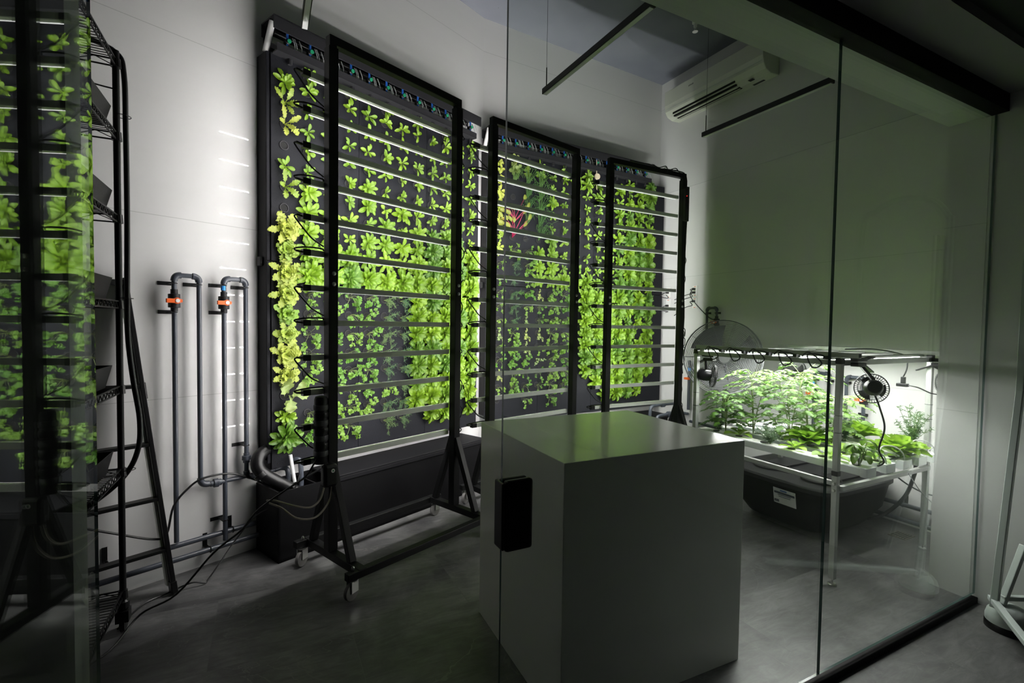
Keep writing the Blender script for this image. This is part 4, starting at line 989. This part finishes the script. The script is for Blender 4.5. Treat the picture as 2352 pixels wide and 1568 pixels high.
def clip_fan(P, ax, clampP, label, R_=.082, rail=(0, 1, 0), ci=True):
    t = empty('clip_fan', P, 0, label, 'clip fan', 'small black clip fans on the growing table')
    ax = Vector(ax).normalized(); cp = Vector(clampP) - Vector(P)
    m = MB(); fan_cage(m, (0, 0, 0), ax, R_, 5, 40, .026, .0011); m.ring((0, 0, 0), R_ + .001, .0032, ax, 32, 6); g = m.build('wire_guard', M['black_plastic'], t, smooth='all')
    m = MB(); fan_blades(m, (0, 0, 0), ax, R_ * .9, 3, 1.1, .5); m.build('blade_set', M['black_plastic'], t, smooth='all')
    MB().lathe([(.024, .0), (.042, -.01), (.046, -.045), (.043, -.085), (.033, -.10), (.012, -.106)], ax * -.012, ax, 20).build('motor', M['black_plastic'], t, smooth=True)
    mid = ax * -.05 + Vector((0, 0, .045))
    MB().tube([ax * -.05, mid, cp - Vector((0, 0, .02))], .011, 10).build('arm', M['black_plastic'], t, smooth=True)
    d = Vector(rail).normalized(); n = Vector((0, 0, 1))
    m = MB().bar(cp - d * .085 + n * .020, cp + d * .02 + n * .020, .042, .022).bar(cp + d * .01 + n * .020, cp + d * .105 + n * .032, .042, .009).bar(cp - d * .08 - n * .008, cp + d * .01 - n * .012, .042, .024).bar(cp + d * .0 - n * .012, cp + d * .095 - n * .058, .042, .009)
    m.build('clamp', M['black_plastic'], t, bevel=.003)
    return t
cf1 = clip_fan((3.10, 1.53, 1.165), (.75, .5, -.15), (3.13, 1.60, 1.305), 'black clip fan seen from behind, clamped to the near corner of the table', rail=(1, 0, 0))
m = MB().tube(spline([(-.05, -.04, -.02), (-.03, -.06, -.10), (.03, -.06, -.22), (.0, -.05, -.34), (.06, -.05, -.42), (.1, -.0, -.462), (.25, .04, -.46), (.55, .04, -.46), (.8, .05, -.46)], 6), .005, 7)
m.build('cord', M['black_plastic'], cf1, smooth=True)
clip_fan((3.06, 2.60, 1.13), (.7, -.55, -.1), (3.0, 2.62, 1.27), 'black clip fan clamped inside the far left corner of the table', R_=.085)
clip_fan((3.92, 2.52, 1.15), (-.5, -.85, 0), (3.98, 2.60, 1.285), 'black clip fan facing the room below the rear rail of the table', R_=.10)
clip_fan((3.95, 1.505, 1.16), (-.9, .35, 0), (3.99, 1.60, 1.285), 'black clip fan half hidden behind the white pillar edge', R_=.085, rail=(0, 1, 0))
t = empty('plug_adapter', (3.86, 1.73, 1.14), 0, 'black plug adapter dangling from a cord before the bright wall', 'plug adapter')
MB().box(-.016, .016, -.045, .02, -.022, .0).box(-.012, .012, -.028, -.004, 0, .045).build('adapter_body', M['black_plastic'], t, bevel=.004)
MB().tube(spline([(0, -.015, .045), (0, -.03, .085), (0, -.035, .13), (0, -.02, .19), (-.1, .1, .225), (-.3, .2, .225)], 6), .0045, 6).build('upper_cord', M['black_plastic'], t, smooth=True)
MB().tube(spline([(0, -.045, -.01), (.01, -.10, -.02), (.03, -.16, -.05), (.05, -.22, -.055)], 6), .004, 6).build('lower_cord', M['black_plastic'], t, smooth=True)

# ------------------------------------------------------------------ plants on the table
def compound(m, st, a, az, L, r, lw=.05):
    """pinnate tomato-like leaf drooping from point a"""
    d = Vector((math.cos(az), math.sin(az), .55)).normalized()
    pts = spline([a, a + d * L * .45, a + Vector((math.cos(az) * L * .8, math.sin(az) * L * .8, L * .32)), a + Vector((math.cos(az) * L * 1.1, math.sin(az) * L * 1.1, L * .12))], 3)
    st.tube(pts, .0018, 4, caps=False)
    for k, f in enumerate((3, 5, 7, 9)):
        p = Vector(pts[min(f, len(pts) - 1)])
        if f >= 9: leaf(m, p, az + r.uniform(-.2, .2), .1, -.9, lw * 1.6, lw * .95, nt=9, ns=4, cup=-.3, pet=.02, jag=.5, ruffle=.09, seed=r.randint(0, 9), prof=.62)
        else:
            for s in (-1, 1): leaf(m, p, az + s * 1.0 + r.uniform(-.2, .2), .15, -.6, lw * r.uniform(.8, 1.25), lw * .60, nt=8, ns=4, cup=-.3, pet=.04, jag=.5, ruffle=.09, seed=r.randint(0, 9), prof=.62)
def tomato(x, y, h, spread, n, seed, label):
    t = empty('tomato_plant', (x, y, .70), 0, label, 'tomato plant', 'tall leafy plants on the growing table')
    r = random.Random(seed); m = MB(); st = MB()
    for q in range(3):
        a = r.random() * 6.28; e = Vector((math.cos(a) * spread * .35, math.sin(a) * spread * .35, h * r.uniform(.8, 1)))
        pts = spline([(0, 0, 0), (e.x * .3, e.y * .3, e.z * .4), (e.x * .7, e.y * .8, e.z * .75), e], 4)
        st.tube(pts, [.0045 - .0025 * i / len(pts) for i in range(len(pts))], 6)
        for k in range(n):
            p = Vector(pts[2 + int((len(pts) - 3) * k / max(1, n - 1))]); compound(m, st, p, k * 2.4 + q * 1.1, spread * r.uniform(.5, .95), r, lw=r.uniform(.036, .052))
    m.build('leaves', M['tomato'], t, smooth='all'); st.build('stalk', M['stem'], t, smooth='all')
tomato(3.30, 2.42, .46, .21, 11, 1, 'tall leafy tomato plant on the growing table, leftmost and nearest the big fan')
tomato(3.33, 2.15, .44, .22, 11, 2, 'tall leafy tomato plant in the middle of the growing table')
tomato(3.70, 2.25, .50, .22, 11, 3, 'tall leafy tomato plant near the wall pipes on the growing table')
tomato(3.53, 1.98, .36, .20, 10, 4, 'leafy tomato plant behind the near table leg')
tomato(3.12, 2.52, .30, .17, 10, 5, 'short leafy tomato plant at the far left end of the table')
def head(x, y, Rr, n, code, label, up=1.25, seed=1):
    t = empty('table_lettuce', (x, y, .700), 0, label, 'lettuce', 'lettuces on the growing table')
    m = MB(); r = random.Random(seed)
    for i in range(n):
        f = i / n; az = i * 2.4 + r.uniform(-.2, .2)
        leaf(m, (math.cos(az) * Rr * .12 * (1 - f), math.sin(az) * Rr * .12 * (1 - f), .01), az, .75 + f * .75 + r.uniform(-.1, .1), -.45 + f * 1.7 + r.uniform(-.25, .2), Rr * (1.05 - .28 * f) * r.uniform(.85, 1.1), Rr * .50, nt=8, ns=6, cup=.5, ruffle=.07, rf=5, seed=i, pet=.06, prof=.95)
    m.build('leaves', M[code], t, smooth='all'); return t
head(3.325, 2.02, .150, 36, 'butter', 'full lime lettuce head between the tomato plants on the table', seed=2)
head(3.86, 1.98, .160, 36, 'butter', 'full lime lettuce head near the wall, left of the near clip fan cord', seed=3)
head(3.60, 1.60, .155, 38, 'butter', 'largest lime lettuce head at the pillar end of the table', seed=4)
head(3.88, 1.74, .10, 18, 'butter', 'small pale lettuce behind the largest lettuce head', seed=5)
def flat(x, y, Rr, n, label, code='butter', seed=1):
    t = empty('table_lettuce', (x, y, .700), 0, label, 'lettuce', 'lettuces on the growing table')
    lettuce_mesh(seed, n, Rr, Rr * .55, .1, .9).build('leaves', M[code], t, smooth='all')
flat(3.115, 2.40, .10, 9, 'low open lettuce in the front channel, leftmost', seed=1)
flat(3.325, 2.22, .08, 7, 'low open lettuce under the middle tomato plant', seed=2)
flat(3.115, 1.98, .09, 9, 'low open lettuce in the front channel among dill', seed=3)
flat(3.325, 1.80, .10, 12, 'low open lettuce in the second channel beside the glass seam', seed=4)
flat(3.115, 1.75, .11, 9, 'low open lettuce in the front channel left of the near leg', seed=6)
flat(3.325, 1.60, .09, 9, 'low open lettuce behind the drooping basil', seed=7)
flat(3.515, 1.72, .09, 8, 'low open lettuce in the middle channel', seed=8)
flat(3.70, 1.78, .10, 10, 'low open lettuce in the fourth channel beside the wall', seed=9)
flat(3.515, 1.56, .075, 6, 'small open lettuce at the end of the middle channel', seed=10)
t = empty('potted_basil', (3.115, 1.585, .70), 0, 'drooping dark green basil plant at the end of the front channel', 'basil')
m = MB(); st = MB(); r = random.Random(8)
for i in range(12):
    a = i * 2.4; e = Vector((math.cos(a) * .035, math.sin(a) * .035, r.uniform(.06, .15))); st.tube(spline([(0, 0, 0), e * .6, e], 3), .002, 5)
    leaf(m, e, a, .2, -1.3, r.uniform(.06, .095), .042, cup=.3, pet=.08, seed=i, prof=.8); leaf(m, e, a + 2.4, .2, -1.2, r.uniform(.05, .08), .036, cup=.3, pet=.08, seed=i + 3, prof=.8)
m.build('leaves', M['green'], t, smooth='all'); st.build('stalk', M['stem'], t, smooth='all')
def feather(x, y, h, w_, n, label, mat='dill', seed=1):
    t = empty('table_dill', (x, y, .70), 0, label, 'dill', 'feathery herbs on the growing table')
    r = random.Random(seed); m = MB(); st = MB()
    for i in range(n):
        a = r.random() * 6.28; q = w_ * r.uniform(.2, 1); e = Vector((math.cos(a) * q, math.sin(a) * q, h * r.uniform(.4, 1)))
        pts = spline([(0, 0, 0), (e.x * .3, e.y * .3, e.z * .5), e], 4); st.tube(pts, .0013, 4, caps=False)
        for k in range(26):
            c = Vector(pts[-1 - r.randint(0, 5)]); d = Vector((r.uniform(-1, 1), r.uniform(-1, 1), r.uniform(-.4, .8))).normalized() * r.uniform(.015, .04); s = d.orthogonal().normalized() * .0022
            m.add([c - s, c + s, c + d + s * .5, c + d - s * .5], [(0, 1, 2, 3)])
            for q2 in (.35, .6, .85):
                c2 = c + d * q2; d2 = Vector((r.uniform(-1, 1), r.uniform(-1, 1), r.uniform(-.5, .8))).normalized() * .013; s2 = d2.orthogonal().normalized() * .0018; m.add([c2 - s2, c2 + s2, c2 + d2], [(0, 1, 2)])
    m.build('leaves', M[mat], t, smooth='all'); st.build('stalk', M['stem'], t, smooth='all')
feather(3.115, 2.58, .13, .10, 14, 'feathery dill at the far left end of the front channel', seed=1)
feather(3.115, 2.15, .12, .11, 16, 'feathery dill in the front channel beside the plinth corner', seed=2)
feather(3.70, 1.98, .16, .08, 12, 'blue-green dill below the clip fan', seed=3)
feather(3.88, 1.66, .30, .11, 20, 'tall feathery herb rising behind the largest lettuce head', 'tomato', seed=4)

# ------------------------------------------------------------------ ceiling fixtures
def pendant(x, y0, y1, z, label):
    t = empty('pendant_bar_light', (x, y1, z), 0, label, 'pendant light', 'slim black pendant bars hanging from the ceiling')
    L_ = y0 - y1
    MB().box(-.020, .020, L_, 0, -.012, .028).build('housing', M['black_metal'], t, bevel=.002)
    MB().box(-.014, .014, L_ + .01, -.01, -.0155, -.012).build('diffuser', M['clear_tube'], t)
    for y in (-.03, L_ + .03):
        MB().tube([(0, y, .026), (0, y, .17)], .0042, 6).tube([(0, y, .17), (0, y, CEIL - z)], .0014, 5).build('suspension_wire', M['black_metal'], t)
pendant(.205, 1.95, 3.10, 3.2, 'slim pendant bar light above the left planted panel, cut by the picture top')
pendant(1.825, 2.00, 3.12, 3.2, 'slim unlit black pendant bar hanging in the middle of the ceiling')
pendant(3.47, 2.02, 3.13, 3.2, 'slim unlit black pendant bar hanging below the air conditioner')
t = empty('sprinkler_head', (3.17, 2.97, 0), 0, 'white sprinkler head hanging below the ceiling', 'sprinkler')
MB().tube([(0, 0, CEIL), (0, 0, 4.05)], .013, 10).build('pipe_drop', M['white_plastic'], t, smooth=True)
MB().lathe([(.020, .10), (.026, .08), (.026, .05), (.014, .045), (.014, .02), (.006, .01)], (0, 0, 3.96), n=14).build('cup', M['white_plastic'], t, smooth=True)
MB().lathe([(.022, 0), (.022, .003)], (0, 0, 3.94), n=12).bar((-.009, 0, 3.97), (-.007, 0, 3.943), .003).bar((.009, 0, 3.97), (.007, 0, 3.943), .003).build('deflector', M['steel'], t)
# air conditioner
t = empty('air_conditioner', (XC, 4.33, 3.93), R(-90), 'ivory split air conditioner high on the right wall above the pendant bar', 'air conditioner')
Lc = 1.26
prof = [(0, 0), (-.12, -.005), (-.19, .02), (-.225, .07), (-.24, .14), (-.24, .30), (0, .30)]
v = []; n = len(prof)
for x in (0, Lc): v += [(x, y, z) for y, z in prof]
f = [tuple(range(n - 1, -1, -1)), tuple(range(n, 2 * n))] + [(i, (i + 1) % n, n + (i + 1) % n, n + i) for i in range(n)]
MB().add(v, f).build('casing', M['ac'], t, bevel=.006)
m = MB().box(.10, .93, -.135, -.09, -.008, .004); m.build('air_outlet', M['black_hole'], t)
m = MB().bar((.10, -.182, .008), (.93, -.182, .008), .02, .012).bar((.10, -.205, .035), (.93, -.205, .035), .006, .02)
m.build('outlet_slot', M['black_hole'], t)
m = MB().bar((.11, -.155, -.004), (.92, -.155, -.004), .028, .005, (0, 0, 1)).bar((.11, -.112, -.010), (.92, -.112, -.010), .012, .004)
m.build('louvre', M['ac'], t)
MB().box(0, Lc, -.2415, -.24, .085, .09).build('seam_line', M['pale_steel'], t)
MB().box(1.05, 1.10, -.17, -.13, -.002, -.0).box(1.02, 1.14, -.06, -.03, -.004, -.001).build('rating_label', M['gutter'], t)
m = MB()
for k, (a, b) in enumerate(((.36, .005), (.372, .008), (.384, .004), (.396, .006), (.408, .009), (.42, .005))): m.bar((a, -.2415, .22), (a + b, -.2415, .235), .0012, .004)
m.build('printed_logo', M['gutter'], t)

# ------------------------------------------------------------------ pale metal stand outside the glass
t = empty('metal_stand', (3.335, .985, 0), 0, 'pale grey tubular metal stand with domed foot outside the glass at the right', 'stand')
MB().lathe([(.092, 0), (.092, .03), (.088, .036)], n=32).build('rubber_base', M['black_plastic'], t, smooth=True)
MB().lathe([(.089, .034), (.090, .055), (.082, .085), (.062, .110), (.034, .124), (.006, .129)], n=32).build('domed_foot', M['pale_steel'], t, smooth=True)
def sb(name, a, b, w_=.032, h_=.022, up=(0, 0, 1), mat='pale_steel'): return MB().bar(a, b, w_, h_, up).build(name, M[mat], t, bevel=.003)
sb('upright', (-.09, .03, .12), (.10, .03, 1.20), .03, .03, (0, 1, 0))
sb('upright', (.10, .0, 1.20), (.135, -.22, .14), .022, .022, (0, 1, 0))
sb('upright', (.10, .03, 1.20), (.115, .03, 2.15), .03, .03, (0, 1, 0))
sb('strut', (-.03, .02, .13), (.083, -.016, .421), .03, .022)
sb('base_bar', (-.05, .055, .15), (-.75, -.42, .15), .03, .024)
sb('base_bar', (-.03, .02, .16), (.13, -.05, .152), .026, .022)
MB().tube(spline([(.115, .03, 2.13), (.12, -.05, 2.25), (.12, -.2, 2.30), (.12, -.35, 2.25), (.12, -.43, 2.13), (.12, -.43, 1.3)], 5), .016, 10).build('arch_tube', M['pale_steel'], t, smooth=True)
sb('side_plate', (.145, -.02, 1.30), (.15, -.02, 2.05), .012, .10, (1, 0, 0), 'black_metal')
MB().lathe([(.010, 0), (.010, .006)], (.098, .014, 1.28), (-.3, -1, 0), 12).build('bolt', M['steel'], t)
